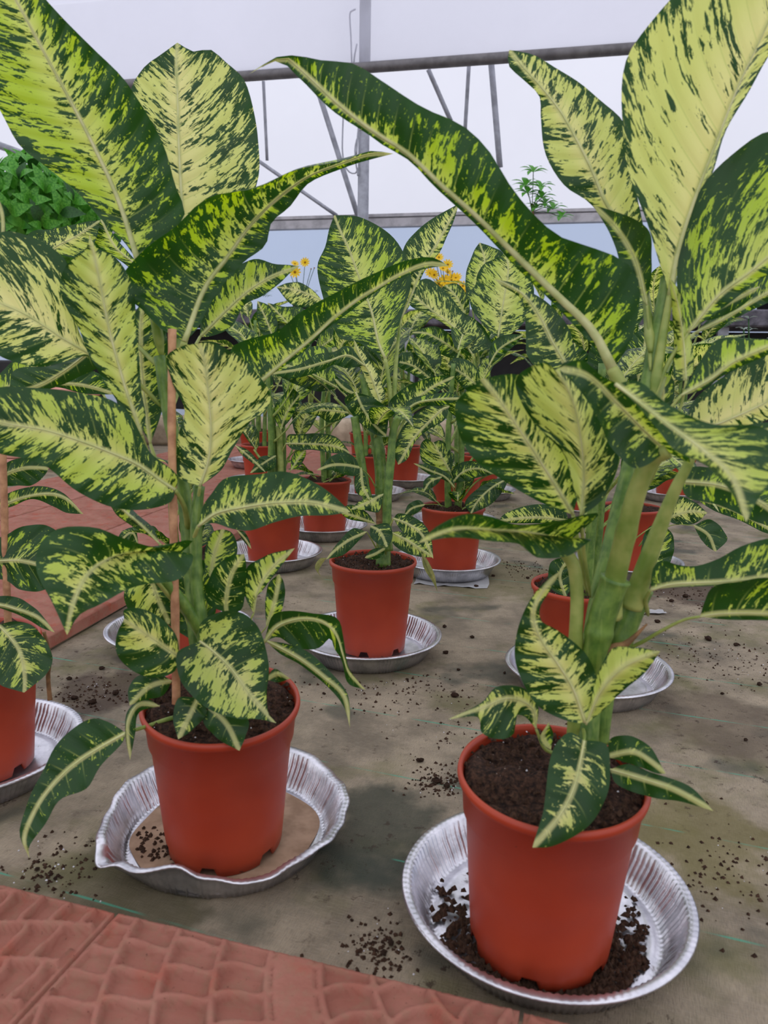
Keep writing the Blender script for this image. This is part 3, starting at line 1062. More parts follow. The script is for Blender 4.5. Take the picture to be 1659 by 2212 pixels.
lf(A, '470,900 520,855 567,820 625,771 673,732 721,688 769,650 817,621 865,593 925,570 970,575', '516,803 494,758 528,735 600,716 650,672 735,628 800,594 880,562 935,556', '600,800 640,774 700,716 750,678 820,626 900,586 940,577', (3, 8), (-2, .5), (.42, .1), '405,1060 425,960', .10, .04)
lf(A, '432,728 490,670 540,626 590,596 648,575', '437,668 478,615 512,576 550,559 592,570 622,572', '452,727 500,706 527,660 565,640 602,614 632,585', (9, 12), (.5, .5), (.62, .15), '375,880 400,790')
lf(A, '250,800 196,766 142,735 98,706 52,678 0,655 -70,625', '190,752 167,704 160,640 147,570 111,536 64,509 10,499 -40,540', '188,769 142,782 77,792 0,769 -50,720', (-1, -6), (.8, -.5), (.66, .75), '350,880 300,830', .05, .03)
lf(A, '248,700 180,770 90,830 20,850', '200,755 110,790 30,800', '240,770 170,815 90,845', (4, 6), (.5, .5), (.25, .1), '350,800 290,740')

lf(A, '440,1400 408,1290 398,1200', '350,1330 350,1230', '468,1310 456,1220', (2, 3), (.4, .4), (.3, .2), '440,1440 436,1380')

# ================================================================== PLANT B
B = potted('potted_dieffenbachia', 'big variegated plant with thick green stems in a soil-strewn foil tray by the brick edging', (.137, .573), .60, (.1365, .563), .1, .99, 1)
cane(B, '1262,1610 1278,1450 1290,1340 1312,1230 1345,1090 1375,960 1400,840 1425,700 1445,600', .0105, .0060, (0, 1), knots=6)
cane(B, '1290,1600 1310,1460 1340,1380 1372,1300 1382,1270', .0088, .0098, (1, -.5), knots=3)
cane(B, '1365,1310 1385,1250 1425,1140 1462,1050 1484,1008 1498,975', .0086, .0030, (-.5, -5), 'petiole_stalk', PET, 1)
cane(B, '1318,1330 1325,1270 1350,1160 1378,1055 1408,990 1442,970', .0085, .0060, (-2, -8), 'petiole_stalk', PET, 2)
cane(B, '1275,1480 1288,1400 1302,1330 1322,1272 1330,1250', .0098, .0105, (-1, -3.2), 'leaf_sheath', STEM, 2)
cane(B, '1240,1600 1243,1480 1244,1375 1246,1275 1236,1215 1205,1178', .0058, .0048, (0, -3), 'petiole_stalk', PET, 2)
cane(B, '1306,1420 1325,1400 1350,1392 1398,1348', .0042, .0006, (-2, -3), 'dry_sheath', BROWN, 2)
lf(B, '1447,640 1460,560 1480,490 1515,390 1550,300 1595,185 1640,90 1715,-70', '1425,570 1400,490 1368,400 1348,310 1339,215 1358,125 1395,62 1460,-15 1560,-90', '1470,570 1487,478 1532,388 1572,278 1615,200 1665,115 1735,15', (0, -5), (-1, 3), (.86, .72), '1410,860 1430,740', .05, .03)
lf(B, '1485,720 1555,636 1610,596 1660,556 1780,465', '1462,620 1483,478 1520,402 1580,330 1660,288 1740,300', '1530,688 1582,650 1645,602 1720,560', (0, -4), (1.5, 0), (.60, .10), '1405,880 1440,790', .05, .04)
lf(B, '1322,795 1280,715 1205,640 1130,566 1030,466 955,401 880,331 800,279 725,220 655,155 612,124 538,160', '1362,740 1382,650 1375,595 1345,562 1280,535 1205,510 1155,465 1105,400 1055,325 995,270 920,235 830,178 760,136 700,131 640,120 600,122', '1300,770 1262,727 1185,645 1115,578 1025,482 938,403 885,348 825,312 795,290 715,237 648,170 600,132', (0, 4, -2), (-3, .5), (.50, .0), '1392,960 1360,870', .08, .04, 1.1)
lf(B, '1392,610 1340,482 1310,440 1280,370 1250,310 1210,240 1175,195 1130,145 1100,108', '1300,470 1268,434 1220,400 1180,340 1168,250 1165,208 1130,172 1098,140', '1400,540 1386,470 1370,400 1356,320 1345,265 1280,200 1205,150 1152,118', (3, 7), (1, 1), (.72, .68), '1405,760 1400,680', .05, .04)
lf(B, '1398,660 1372,560 1330,490 1280,442', '1352,600 1320,510', '1408,570 1398,492 1345,463', (1, 2), (.4, .4), (.30, .05), '1405,800 1402,720')
lf(B, '1440,975 1390,928 1330,868 1270,812 1207,796', '1372,1012 1312,952 1286,892 1242,832', '1492,1000 1462,952 1372,852 1302,813 1254,777', (-8, -12), (-1, -.5), (.45, .25), None, .08, .04)
lf(B, '1330,830 1385,872 1440,915 1510,965 1580,1030 1612,1128', '1375,822 1450,878 1540,915 1665,930 1690,1010 1640,1075', '1372,872 1410,915 1458,972 1530,1010 1578,1062', (-12, -20), (-1, -1), (.48, .35), None, .06, .03)
lf(B, '1238,1112 1202,1052 1130,940 1075,860 1042,818', '1182,1092 1090,1040 1018,985 987,920 985,868 1008,846', '1262,1000 1242,900 1182,830 1110,808', (-3, -7), (.6, .6), (.58, .40), '1268,1280 1250,1180', .06, .04)
lf(B, '1255,1115 1261,1025 1251,925 1231,850 1200,800', '1238,1055 1220,985 1155,915 1124,865 1114,820 1140,795 1180,783', '1302,1078 1337,990 1312,920 1285,850 1256,785 1225,780', (-5, -9), (.8, .8), (.74, .55), '1275,1290 1262,1200', .08, .04)
lf(B, '1212,1185 1180,1160 1140,1150 1060,1144 980,1144 903,1173', '1292,1110 1212,1124 1130,1133 1060,1117 1005,1110 945,1136', '1278,1165 1222,1202 1160,1202 1120,1178 1040,1166 965,1162', (-3, -16), (.5, -1.5), (.42, .2), None, .06, .04)
lf(B, '1264,1560 1237,1486 1202,1430 1168,1381 1152,1328 1172,1278 1213,1231', '1245,1562 1168,1530 1132,1480 1112,1420 1117,1364 1141,1303 1172,1262', '1282,1521 1290,1470 1268,1416 1237,1385 1197,1357 1170,1342 1166,1315 1190,1273', (-4, -6), (.3, .3), (.60, .60), None, .06, .03)
lf(B, '1266,1565 1300,1490 1350,1440 1426,1407', '1278,1500 1298,1440 1325,1400 1372,1398', '1305,1532 1336,1501 1396,1450', (-4, -7), (.5, .5), (.84, .45), None, .05, .03)
lf(B, '1262,1600 1240,1700 1210,1760 1150,1831', '1230,1582 1198,1612 1184,1665 1174,1750 1159,1800', '1282,1600 1310,1608 1318,1650 1315,1702 1290,1762 1255,1797 1190,1829', (-4, -8), (.4, .4), (.42, .60), '1258,1570 1262,1585', .07, .02)
lf(B, '1310,1635 1370,1625 1405,1645 1438,1671', '1320,1595 1357,1589 1402,1611', '1332,1641 1382,1657 1420,1671', (-2, -4), (.3, .3), (.16, .2), '1268,1610 1290,1630')
lf(B, '1318,1662 1380,1680 1455,1705 1541,1752', '1356,1650 1406,1668 1492,1700', '1330,1692 1406,1722 1472,1732', (-2, -5), (.3, .3), (.10, .1), '1270,1620 1295,1650')
lf(B, '1158,1575 1150,1530 1100,1508 1045,1527 968,1554', '1162,1522 1132,1487 1072,1484 1042,1516', '1130,1546 1106,1548 1112,1582 1082,1597 1040,1582 1034,1550', (-1, -3), (.3, -.8), (.50, .5), '1225,1630 1180,1620', .06, .02)
lf(B, '1190,1620 1172,1590 1185,1560', '1165,1600', '1195,1585', (-2, -2), (.2, .2), (.4, .2))
lf(B, '1405,1275 1446,1263 1499,1259 1569,1256 1660,1245 1770,1205', '1412,1225 1429,1211 1464,1220 1499,1223 1551,1207 1604,1179 1660,1163 1720,1165', '1440,1270 1534,1266 1660,1264 1720,1240', (-3, -8), (.5, -.3), (.46, .2), '1400,1330 1395,1295', .06, .04)
lf(B, '1512,1332 1551,1326 1659,1326 1755,1340', '1522,1300 1538,1270 1600,1255 1690,1254', '1560,1338 1659,1340', (-4, -8), (-1, .3), (.30, .1), '1345,1405 1385,1388 1430,1362 1480,1338', .10, .03, 1.2)
lf(B, '1470,855 1538,817 1583,783 1660,749 1745,715', '1490,820 1525,760 1552,732 1606,730 1662,732', '1517,842 1562,812 1607,789 1662,765', (-1, -3), (.5, .5), (.62, .1), '1400,960 1435,900')
lf(B, '1485,938 1560,912 1660,866 1765,798', '1490,880 1520,845 1600,790 1700,735', '1560,938 1660,905 1730,850', (2, 3), (.5, .5), (.72, .8), '1410,1000 1450,960')
lf(B, '1460,965 1560,948 1660,930 1745,918', '1508,925 1582,922 1662,912', '1530,968 1622,972 1722,955', (-3, -6), (.5, .5), (.35, .15), '1400,1050 1430,990', .08, .06)
lf(B, '1482,822 1477,740 1466,660 1446,598', '1460,820 1455,720 1449,640', '1498,802 1491,720 1474,640', (-1, -1), (1.5, 1.5), (.82, .5), '1440,940 1470,880', .2, .0)
lf(B, '1425,900 1432,850 1425,800', '1400,860 1405,815', '1456,860 1450,810', (3, 3), (.5, .5), (.4, .2))
lf(B, '1262,850 1215,774 1191,733 1167,685 1131,637 1095,615 1068,603', '1143,778 1136,721 1133,673 1124,644 1083,617', '1245,765 1228,709 1191,661 1143,629 1107,611', (8, 14), (.8, .8), (.55, .4), '1370,1000 1310,900', .05, .04)
lf(B, '1470,1040 1560,1050 1650,1090 1720,1150', '1492,1010 1566,1018 1660,1050', '1482,1072 1556,1092 1640,1130', (1, 0), (.5, .5), (.40, .0), '1425,1150 1445,1090')
lf(B, '1640,620 1560,660 1500,690', '1600,625 1540,650', '1610,655 1540,690', (5, 5), (.4, .4), (.4, .0))
lf(B, '1500,720 1560,690 1659,632 1740,590', '1550,672 1640,600 1720,560', '1560,700 1650,658 1730,620', (8, 10), (.5, .5), (.45, .0), '1410,900 1450,780')

# ================================================================== PLANT L (left edge)
Lp = potted('potted_dieffenbachia', 'variegated plant with a cane stake whose pot is caked with mud near its base', (-.476, .845), .885, None, .6, 1.0, 2)
cane(Lp, '-60,1400 -50,1250 -30,1100 -10,950 0,850', .0085, .006)
cane(Lp, '18,1360 12,1200 8,1050 2,850', .0040, .0038, (-3, -3), 'bamboo_stake', BAMBOO, 4)
lf(Lp, '-40,1218 0,1212 41,1211 85,1220 150,1232', '-10,1165 10,1157 54,1136 108,1137 140,1170', '-20,1248 10,1253 41,1272 81,1278 120,1262', (-3, -5), (.5, .3), (.42, .1), '-45,1330 -45,1260')
lf(Lp, '-5,1350 8,1362 41,1405 52,1456 52,1496', '30,1342 68,1350 90,1372 114,1421 100,1456 68,1484', '-40,1382 -42,1432 0,1479 30,1490', (-6, -9), (.4, .4), (.50, .25), '-40,1400 -25,1370', .07, .03)
lf(Lp, '-30,1305 0,1307 41,1318 81,1334 118,1366', '-10,1290 14,1287 41,1292 76,1314 98,1338', '16,1319 54,1335 92,1357', (-5, -7), (.3, .3), (.22, .2), '-50,1350 -40,1320')
lf(Lp, '-20,1050 11,1025 54,1011 105,1012', '0,1010 40,990 80,992', '10,1050 40,1049 70,1048 98,1025', (2, 3), (.4, .4), (.25, .1), '-40,1180 -30,1100')
lf(Lp, '-20,1100 8,1090 54,1074 108,1067 141,1076 180,1110', '10,1070 41,1057 90,1050 135,1064', '20,1096 70,1078 117,1095 141,1107 165,1110', (2, 4), (.3, .3), (.40, .2), '-40,1200 -35,1140')
lf(Lp, '-30,870 20,835 70,795 110,770', '-10,820 30,780 70,770', '0,860 60,830 100,800', (4, 6), (.4, .4), (.55, .1), '-20,960 -25,900')
lf(Lp, '-10,880 62,833 110,829 165,830 205,838 250,852', '10,845 80,812 150,795 210,805 245,835', '60,842 120,836 180,850 225,852', (6, 9), (.4, .4), (.35, .0), '-10,950 -10,910')
lf(Lp, '-30,690 0,560 5,470 -10,420', '-60,600 -50,480', '0,640 12,520 8,450', (1, 3), (.4, .4), (.2, .2), '-10,900 -20,780')
cane(Lp, '95,1365 108,1420 104,1460 108,1512', .0018, .0025, (-4, -3), 'dried_root', BROWN, 3)

# ================================================================== PLANT M (middle)
M_ = potted('potted_dieffenbachia', 'variegated plant with one tall upright leaf in a clean fully visible red pot', (-.017, 1.262), 1.285, None, .2, .975, 3)
cane(M_, '828,1225 828,1150 826,1100 822,1010 812,940 796,870 788,810', .0125, .0085, (0, 0), knots=5)
cane(M_, '800,1100 790,1060 776,970 766,900', .0085, .0065, (-1, -2), knots=3)
cane(M_, '838,1190 836,1090 844,1000 850,930 862,900', .0080, .0060, (-2, -3), knots=3)
cane(M_, '818,1160 830,1130 824,1090', .0135, .0125, (-.5, -.5), 'dry_sheath', BROWN, 2)
lf(M_, '832,775 818,741 803,674 789,635 769,580 752,534 736,500 722,465', '812,765 777,741 733,729 716,693 697,640 686,572 703,531 711,495', '845,750 857,717 872,669 888,615 888,596 878,560 858,522 830,497 775,468', (0, 3), (1, 1), (.60, .15), '845,930 843,860 838,810', .05, .03)
lf(M_, '865,690 890,634 914,576 946,523 991,440', '868,640 866,560 882,518 930,475', '888,655 918,584 951,543 964,514 980,478', (3, 6), (.5, .5), (.64, .55), '850,900 855,790')
lf(M_, '788,790 752,768 709,780 649,797 586,807', '752,747 721,760 685,765 649,786 612,798', '745,795 721,788 697,800 637,817 608,814', (-2, -6), (.3, .3), (.30, .3), None)
lf(M_, '730,838 668,806 610,788 575,790', '722,800 700,748 640,760 600,772', '690,846 640,831 600,810', (2, 4), (.5, .5), (.52, .1), '790,930 760,870')
lf(M_, '822,870 800,810 775,765 764,733', '808,860 785,810 765,765', '832,855 812,800 785,760', (-2, -2), (.8, .8), (.85, .9), None, .15, 0)
lf(M_, '768,852 745,840 722,818', '755,832 735,820', '752,852 735,842', (-2, -3), (.2, .2), (.25, .2), '785,930 775,890')
lf(M_, '768,847 785,885 810,920 834,942', '800,857 837,884 838,915', '744,862 764,899 810,938', (-3, -4), (.3, 1.5), (.42, .3), None, .08)
lf(M_, '848,935 856,915 870,895 898,872 941,863 998,861', '862,890 888,862 930,852 975,848', '880,892 913,877 952,877 980,868', (-2, -4), (.5, .5), (.50, .0), '845,1010 845,960')
lf(M_, '852,905 887,872 930,839 982,813', '839,874 866,843 908,822 950,812', '870,900 920,868 960,836', (-1, 1), (-.8, .3), (.55, .3), '845,1000 848,950')
lf(M_, '970,878 956,884 921,917 893,948 872,984 860,1004', '940,873 917,880 876,915 861,941 851,978', '962,905 921,931 896,956 879,993', (3, -2), (.4, .4), (.55, .35), '850,960 880,900 930,872')
lf(M_, '777,1010 743,1004 715,1005 684,1016', '764,986 743,978 715,986 698,1004', '773,1027 743,1025 717,1016', (-4, -6), (.2, .2), (.18, .2), '815,1060 795,1025')
lf(M_, '780,1010 784,1050 799,1080', '767,1028 770,1064', '790,1030 795,1055', (-4, -5), (.2, .2), (.5, .3), None)
lf(M_, '828,1067 795,1085 757,1101', '803,1071 775,1084', '818,1106 788,1102', (-4, -6), (.2, .2), (.62, .4))
lf(M_, '812,1132 765,1115 733,1105', '790,1105 755,1090', '790,1128 750,1120', (-3, -5), (.3, .3), (.5, .2), '830,1190 822,1160')
lf(M_, '800,1136 820,1148 836,1182', '838,1131 847,1147 846,1168', '800,1158 815,1174', (-5, -7), (.2, .2), (.46, .4), '830,1210 808,1160')
lf(M_, '850,1120 883,1133 910,1153 936,1207', '858,1110 887,1114 919,1136 932,1166', '864,1143 891,1170 919,1192', (-4, -7), (.3, .3), (.52, .4), '835,1200 838,1150')
lf(M_, '845,1150 882,1169 908,1186 935,1204', '862,1148 890,1160 915,1180', '848,1173 876,1194 908,1203', (-5, -7), (.3, .3), (.68, .4), '832,1210 836,1175')
lf(M_, '910,1195 925,1230 938,1255 945,1278', '922,1208 938,1240', '915,1225 935,1258', (-7, -8), (.2, .2), (.1, 0), None, mat=DRY)
lf(M_, '792,1149 753,1167 722,1190 704,1208', '764,1141 732,1170', '775,1168 743,1198 720,1205', (-4, -7), (.2, .2), (.30, .5), '825,1210 805,1170')
lf(M_, '706,1205 684,1222 693,1246', '692,1206 680,1225', '695,1220 688,1236', (-7, -8), (.2, .2), (.1, 0), None, mat=DRY)
lf(M_, '788,1205 810,1197 832,1184', '800,1189 820,1183', '806,1209 826,1201', (-5, -6), (.2, .2), (.15, .3))
gleaf(M_, at(800, 950, 1.30), 160, 30, .05, .13, 1)
gleaf(M_, at(800, 930, 1.30), -30, 40, .06, .16, 0)
gleaf(M_, at(790, 900, 1.30), 30, 45, .06, .17, 2)
gleaf(M_, at(790, 900, 1.30), -80, 30, .06, .17, 1)

# ================================================================== PLANT R2 (behind B)
R2 = potted('potted_dieffenbachia', 'variegated plant whose pot is screened by the thick stems of the big plant', (.300, 1.115), 1.17, None, .5, 1.0, 0)
gplant(R2, .36, 11, seed=21, azs=[20, 70, 140, 60, 100, 30, -20], elr=(10, 50), lmin=.12, lmax=.17, v=(.6, .4))
lf(R2, '1330,900 1318,800 1300,720', '1280,840 1272,760', '1375,830 1350,740', (2, 4), (.5, .5), (.4, .1), '1300,1100 1320,980')
lf(R2, '1360,880 1385,790 1400,700', '1335,810 1350,740', '1420,800 1430,730', (3, 5), (.5, .5), (.45, .1), '1300,1100 1340,980')
lf(R2, '1250,900 1235,820 1240,740', '1205,850 1200,780', '1290,840 1275,770', (3, 5), (.5, .5), (.5, .2), '1290,1100 1265,980')
lf(R2, '1228,1125 1170,1118 1120,1120 1078,1126', '1220,1104 1180,1090 1130,1094 1085,1114', '1210,1130 1160,1130 1110,1130', (-2, -4), (.3, .3), (.55, .4), '1275,1220 1255,1150')
lf(R2, '1440,1120 1490,1105 1528,1108', '1450,1085 1466,1073 1500,1084', '1455,1131 1500,1131', (-3, -4), (.3, .3), (.66, .6), '1330,1200 1390,1150')
lf(R2, '1498,1135 1530,1155 1546,1192', '1535,1122 1571,1163', '1515,1166 1530,1182', (-4, -5), (.3, .3), (.12, .1), '1380,1180 1450,1135')
lf(R2, '1222,1290 1210,1240 1235,1200', '1190,1270 1190,1215', '1240,1260 1250,1220', (-6, -6), (.4, .4), (.3, .2), '1260,1250 1240,1300')
lf(R2, '1400,1240 1425,1190 1430,1130', '1385,1200 1400,1140', '1445,1220 1455,1160', (-2, -2), (.4, .4), (.5, .2), '1330,1260 1365,1260')
lf(R2, '1500,1075 1580,1100 1640,1130 1690,1160', '1540,1070 1600,1090 1660,1125', '1540,1102 1600,1125 1650,1150', (-1, -1), (.3, .3), (.45, .1), '1380,1180 1440,1110')

# ================================================================== PLANT C
C_ = potted('potted_dieffenbachia', 'bushy variegated plant whose foil tray rests on a scrap of clear plastic', (.160, 1.765), 1.80, None, .9, 1.0, 1)
gplant(C_, .36, 9, seed=5, azs=[-40, 60, 20, -70, 110, 170], elr=(20, 45), lmin=.13, lmax=.18, low=5)
lf(C_, '972,1018 952,984 935,956', '922,1009 907,980 911,956 922,948', '978,1006 970,969 952,951', (-4, -5), (.3, .3), (.60, .3), '985,1080 982,1045')
lf(C_, '982,1053 961,1030 930,1017 893,1001', '975,1030 940,1008 915,1003', '965,1040 930,1026', (-5, -7), (.2, .2), (.2, .2))
lf(C_, '975,1045 1000,1020 1030,1012 1068,1024', '975,1020 1000,998 1040,1000', '1000,1040 1040,1030', (-3, -5), (.3, .3), (.45, .1), '985,1090 980,1060')
lf(C_, '1100,1032 1060,1055 1030,1085 1017,1110', '1070,1035 1020,1065 1004,1088', '1087,1060 1060,1090 1035,1102', (-6, -8), (.3, .3), (.30, .3), '990,1090 1030,1040 1080,1020')
lf(C_, '955,1030 930,1040 916,1060', '935,1025 915,1040', '945,1045 925,1058', (-6, -7), (.2, .2), (.3, .3))
lf(C_, '918,1090 890,1098 872,1116', '905,1080 882,1090', '905,1105 885,1115', (-5, -6), (.2, .2), (.1, .1), '975,1100 945,1090')
lf(C_, '1076,728 1083,680 1090,637 1098,584 1093,543', '1059,718 1023,673 1012,637 1028,613 1030,596 1047,569 1076,556', '1102,722 1131,697 1152,645 1150,612 1131,586 1114,565', (-2, 0), (.5, .5), (.72, .4), '1040,860 1060,790')
lf(C_, '1020,660 1035,600 1047,564 1036,524', '1008,640 1007,588 1016,562 1026,538', '1060,640 1088,570 1085,545 1060,532', (6, 8), (.5, .5), (.60, .35), '1040,840 1030,740')
lf(C_, '1020,765 984,711 965,694 926,665 888,632', '1062,748 1050,715 1020,685 999,673 975,644 946,615 922,602 900,610', '1000,751 979,717 965,704 926,681 884,657', (-2, 2), (.5, .5), (.55, .5), '1040,880 1032,820')
lf(C_, '1010,690 985,640 962,615', '965,670 950,630', '1015,660 1005,630 985,612', (6, 8), (.4, .4), (.6, .4), '1040,840 1025,760')
lf(C_, '1055,792 1078,755 1132,722', '1062,742 1088,724', '1082,772 1112,745', (-3, -4), (.4, .4), (.3, .0), '1035,880 1045,830')
lf(C_, '1040,842 1004,810 966,788', '1030,795 999,774 978,775', '1023,850 994,831 978,805', (-4, -6), (.4, .4), (.4, .4), '1030,900 1038,870')
lf(C_, '932,820 890,789 830,777', '951,781 914,764 866,762', '920,822 878,802', (-2, -2), (.4, .4), (.38, .5), '1010,900 970,850')
lf(C_, '1000,770 960,740 920,720 890,718', '985,735 940,705', '980,775 930,752', (2, 3), (.4, .4), (.45, .0), '1030,880 1015,820')

# ================================================================== PLANT D
D_ = potted('potted_dieffenbachia', 'variegated plant in front of the pink brick path, its pot behind the spotted horizontal leaf', (-.268, 1.815), 1.85, None, 1.4, 1.0, 2)
gplant(D_, .34, 8, seed=9, azs=[-60, 40, 120, -20, 80, 10], elr=(25, 55), lmin=.13, lmax=.18, low=3)
cane(D_, '592,1090 592,1000 590,930 588,880', .0085, .0075, (-2, -2), knots=3)
cane(D_, '606,1090 606,1000 604,950 602,920', .0080, .0070, (-3, -3), 'petiole_stalk', PET, 2)
lf(D_, '508,962 542,990 574,1021', '532,970 560,998', '520,980 538,995', (-5, -7), (.2, .2), (.5, .5), None)
lf(D_, '596,984 570,1000 540,1022', '563,987', '595,1008 574,1019', (-5, -6), (.2, .2), (.3, .3))
lf(D_, '628,1016 646,990 661,969', '630,988 642,973', '649,1004 660,985', (-5, -5), (.2, .2), (.6, .0), '608,1060 618,1035')
lf(D_, '618,958 669,959 711,962 743,971 756,979', '622,940 650,938 690,936 724,943 743,960', '631,970 679,972 711,978 740,980', (-5, -8), (.2, .2), (.48, .3), '606,1010 610,975')
lf(D_, '606,930 614,905 624,884 648,852', '592,900 593,880 612,853 629,838', '630,902 644,870', (-4, -5), (.4, .4), (.45, .1), '606,1000 606,960')
lf(D_, '760,892 700,886 644,889', '728,875 690,872', '740,904 711,913 690,900', (-4, -4), (.3, .3), (.55, .4), '620,990 690,930')
lf(D_, '512,1145 530,1165 543,1186', '526,1148 538,1165', '520,1160 532,1176', (-8, -8), (.2, .2), (.1, .1), '570,1110 535,1120')
lf(D_, '575,860 556,800 548,760', '545,840 530,790', '590,830 575,780', (3, 5), (.4, .4), (.55, .3), '592,930 585,890')

# ================================================================== plants further back
Ep = potted('potted_dieffenbachia', 'small leafed variegated plant in the pot half hidden by a spotted leaf tip', (-.170, 2.165), 2.2, None, .3, 1.0, 0)
gplant(Ep, .40, 10, seed=31, azs=[0, 60, 120, -60, -120, 170], elr=(15, 50), lmin=.14, lmax=.19, low=5)
lf(Ep, '697,650 676,640 640,626 597,620', '676,627 647,610 622,611', '690,660 660,664 629,657', (0, 1), (.4, .4), (.62, .6), '670,900 690,760')
lf(Ep, '655,740 622,700 600,675 578,654', '660,700 655,666 611,662', '625,735 589,719 582,686', (-4, -5), (.4, .4), (.5, .05), '668,900 665,800')
lf(Ep, '590,730 575,690 556,650', '600,700 580,660', '565,720 555,685', (-6, -6), (.4, .4), (.5, .05), '660,900 610,800')
lf(Ep, '680,760 720,730 760,700 800,690', '690,725 730,695', '710,755 760,730', (2, 3), (.4, .4), (.55, .1), '672,900 672,810')
lf(Ep, '670,800 700,790 740,800 770,830', '690,770 740,775', '690,810 735,825', (0, 1), (.4, .4), (.5, .1), '670,920 668,850')
Gp = potted('potted_dieffenbachia', 'variegated plant in a red pot seen between the canes of the middle plant', (-.050, 2.80), 2.85, None, .3, 1.0, 1)
gplant(Gp, .50, 13, seed=41, elr=(20, 55), lmin=.15, lmax=.22, low=3)
Hp = potted('potted_dieffenbachia', 'variegated plant hidden behind the staked one, its foil tray beside the brick path', (-.340, 1.262), 1.32, None, .3, 1.0, 2)
gplant(Hp, .26, 6, seed=51, azs=[-30, 20, 60, -60], elr=(25, 45), lmin=.12, lmax=.16, low=3)
lf(Hp, '90,575 111,540 165,510 216,476', '60,540 57,508 139,490 190,478', '124,552 165,555 205,522', (4, 6), (.5, .5), (.55, .35), '250,900 140,700')
lf(Hp, '320,640 296,576 250,535 218,474', '283,582 232,545 203,520 207,482', '318,600 292,562 247,510 226,476', (6, 7), (.5, .5), (.62, .1), '330,900 330,740')
lf(Hp, '300,1180 285,1150 262,1168 247,1190', '290,1140 262,1150', '290,1172 268,1185', (-4, -5), (.2, .2), (.3, .3))
Gq = potted('potted_dieffenbachia', 'variegated plant in a red pot just behind the drooping leaf of the middle plant', (.075, 3.15), 3.2, None, .3, 1.0, 3)
gplant(Gq, .54, 13, seed=61, elr=(20, 55), lmin=.15, lmax=.22, low=3)
Jp = potted('potted_dieffenbachia', 'variegated plant standing right behind the one on clear plastic', (.214, 2.29), 2.32, None, .3, 1.0, 0)
gplant(Jp, .44, 12, seed=71, elr=(20, 55), lmin=.15, lmax=.2, low=2)
Xp = potted('potted_dieffenbachia', 'far variegated plant seen past the pale two-tone leaves', (.36, 2.87), 2.9, None, .3, 1.0, 1)
gplant(Xp, .52, 12, seed=81, elr=(20, 60), lmin=.15, lmax=.22)
Yp = potted('potted_dieffenbachia', 'variegated plant behind the big one, between its right hand leaves', (.585, 1.80), 1.85, None, .3, 1.0, 2)
gplant(Yp, .42, 13, seed=91, elr=(15, 55), lmin=.15, lmax=.2)
Zp = potted('potted_dieffenbachia', 'far variegated plant on the brick path, short of the concrete kerb', (-.46, 2.85), 2.9, None, .3, 1.0, 3)
Zp.root.location.z = .026
gplant(Zp, .48, 12, seed=101, elr=(15, 50), lmin=.15, lmax=.2)
for nm, px, py, h_, sd, lab in (('U1', .66, 2.55, .56, 121, 'variegated plant half hidden behind the thick stems, ahead of the bench'), ('U2', -.10, 3.75, .56, 131, 'variegated plant closest to the bench, behind the middle plant'),
                               ('U3', .70, 3.45, .64, 141, 'variegated plant closest to the bench, behind the big plant'), ('U4', -.58, 3.45, .52, 151, 'variegated plant near the bench post behind the staked plant'), ('U5', 1.10, 2.9, .58, 161, 'variegated plant under the pink blooms before the bench')):
    Up = potted('potted_dieffenbachia', lab, (px, py), 3.0, None, sd, 1.0, sd % 4)
    if nm == 'U4':
        Up.root.location.z = .026
    gplant(Up, h_, 12, seed=sd, elr=(20, 60), lmin=.16, lmax=.23)

# ================================================================== trays
def dent(x, y, z):
    a = math.atan2(y, x)
    d = lambda c, w: math.exp(-((math.atan2(math.sin(a - c), math.cos(a - c))) / w) ** 2)
    r = math.hypot(x, y)
    k_ = max(0, (r - .085) / .04) * (z > .0025 or r > .1)
    f = 1 + k_ * (-.10 * d(math.radians(-103), .20) + .07 * d(math.radians(-138), .16) - .05 * d(math.radians(-80), .22) + .05 * d(math.radians(62), .35) - .06 * d(math.radians(178), .4) + .007 * math.sin(a * 9) + .006 * math.sin(a * 23))
    zz = z + (z / .035) * (.006 * d(math.radians(-103), .18) - .010 * d(math.radians(-138), .12) - .004 * d(math.radians(-70), .3) + .0015 * math.sin(a * 7))
    return x * f, y * f, zz


TA = tray_mesh(dent, 3)
ta = tray(-.157, .720, 'crumpled dented foil tray with silty residue under the staked plant', mesh=TA)
v_, f_ = disc(64, .094, .0048)
v_ = [(x * (1 + .03 * math.sin(6 * math.atan2(y, x))), y * (1 + .04 * math.sin(5 * math.atan2(y, x))), z) for x, y, z in v_]
tag(MB().add(v_, f_).build('residue', SILT, ta), 'dried brown silt')
tb = tray(.147, .602, 'round foil tray strewn with spilled soil against the brick edging', tilt=(.015, .0))
tray(-.484, .840, 'foil tray under the mud-caked pot of the staked plant at the path corner', rot=.3)
tray(-.024, 1.249, 'clean foil tray under the middle plant with the tall upright leaf', rot=.8)
tray(.318, 1.122, 'foil tray partly behind the pot leaves of the big plant, pot at its rear', rot=1.2)
tray(.153, 1.775, 'foil tray resting on a scrap of clear plastic', rot=.5, z=.003)
tray(-.275, 1.833, 'foil tray in front of the pink path, behind the spotted leaf', rot=.1)
tray(-.347, 1.263, 'foil tray beside the raised edge of the brick path', rot=.1)
tray(-.172, 2.164, 'dark sided foil tray behind the spotted leaf tip', rot=.1)
tray(-.048, 2.80, 'foil tray seen between the canes of the middle plant', rot=.1)
tray(.085, 3.15, 'foil tray beneath the pot behind the drooping leaf', rot=.1)
tray(.214, 2.285, 'foil tray peeping out behind the pot on clear plastic', rot=.1)
tray(.37, 2.872, 'far foil tray past the tip of the two-tone leaf', rot=.1)
tray(.592, 1.80, 'foil tray below the right hand leaves of the big plant', rot=.1)
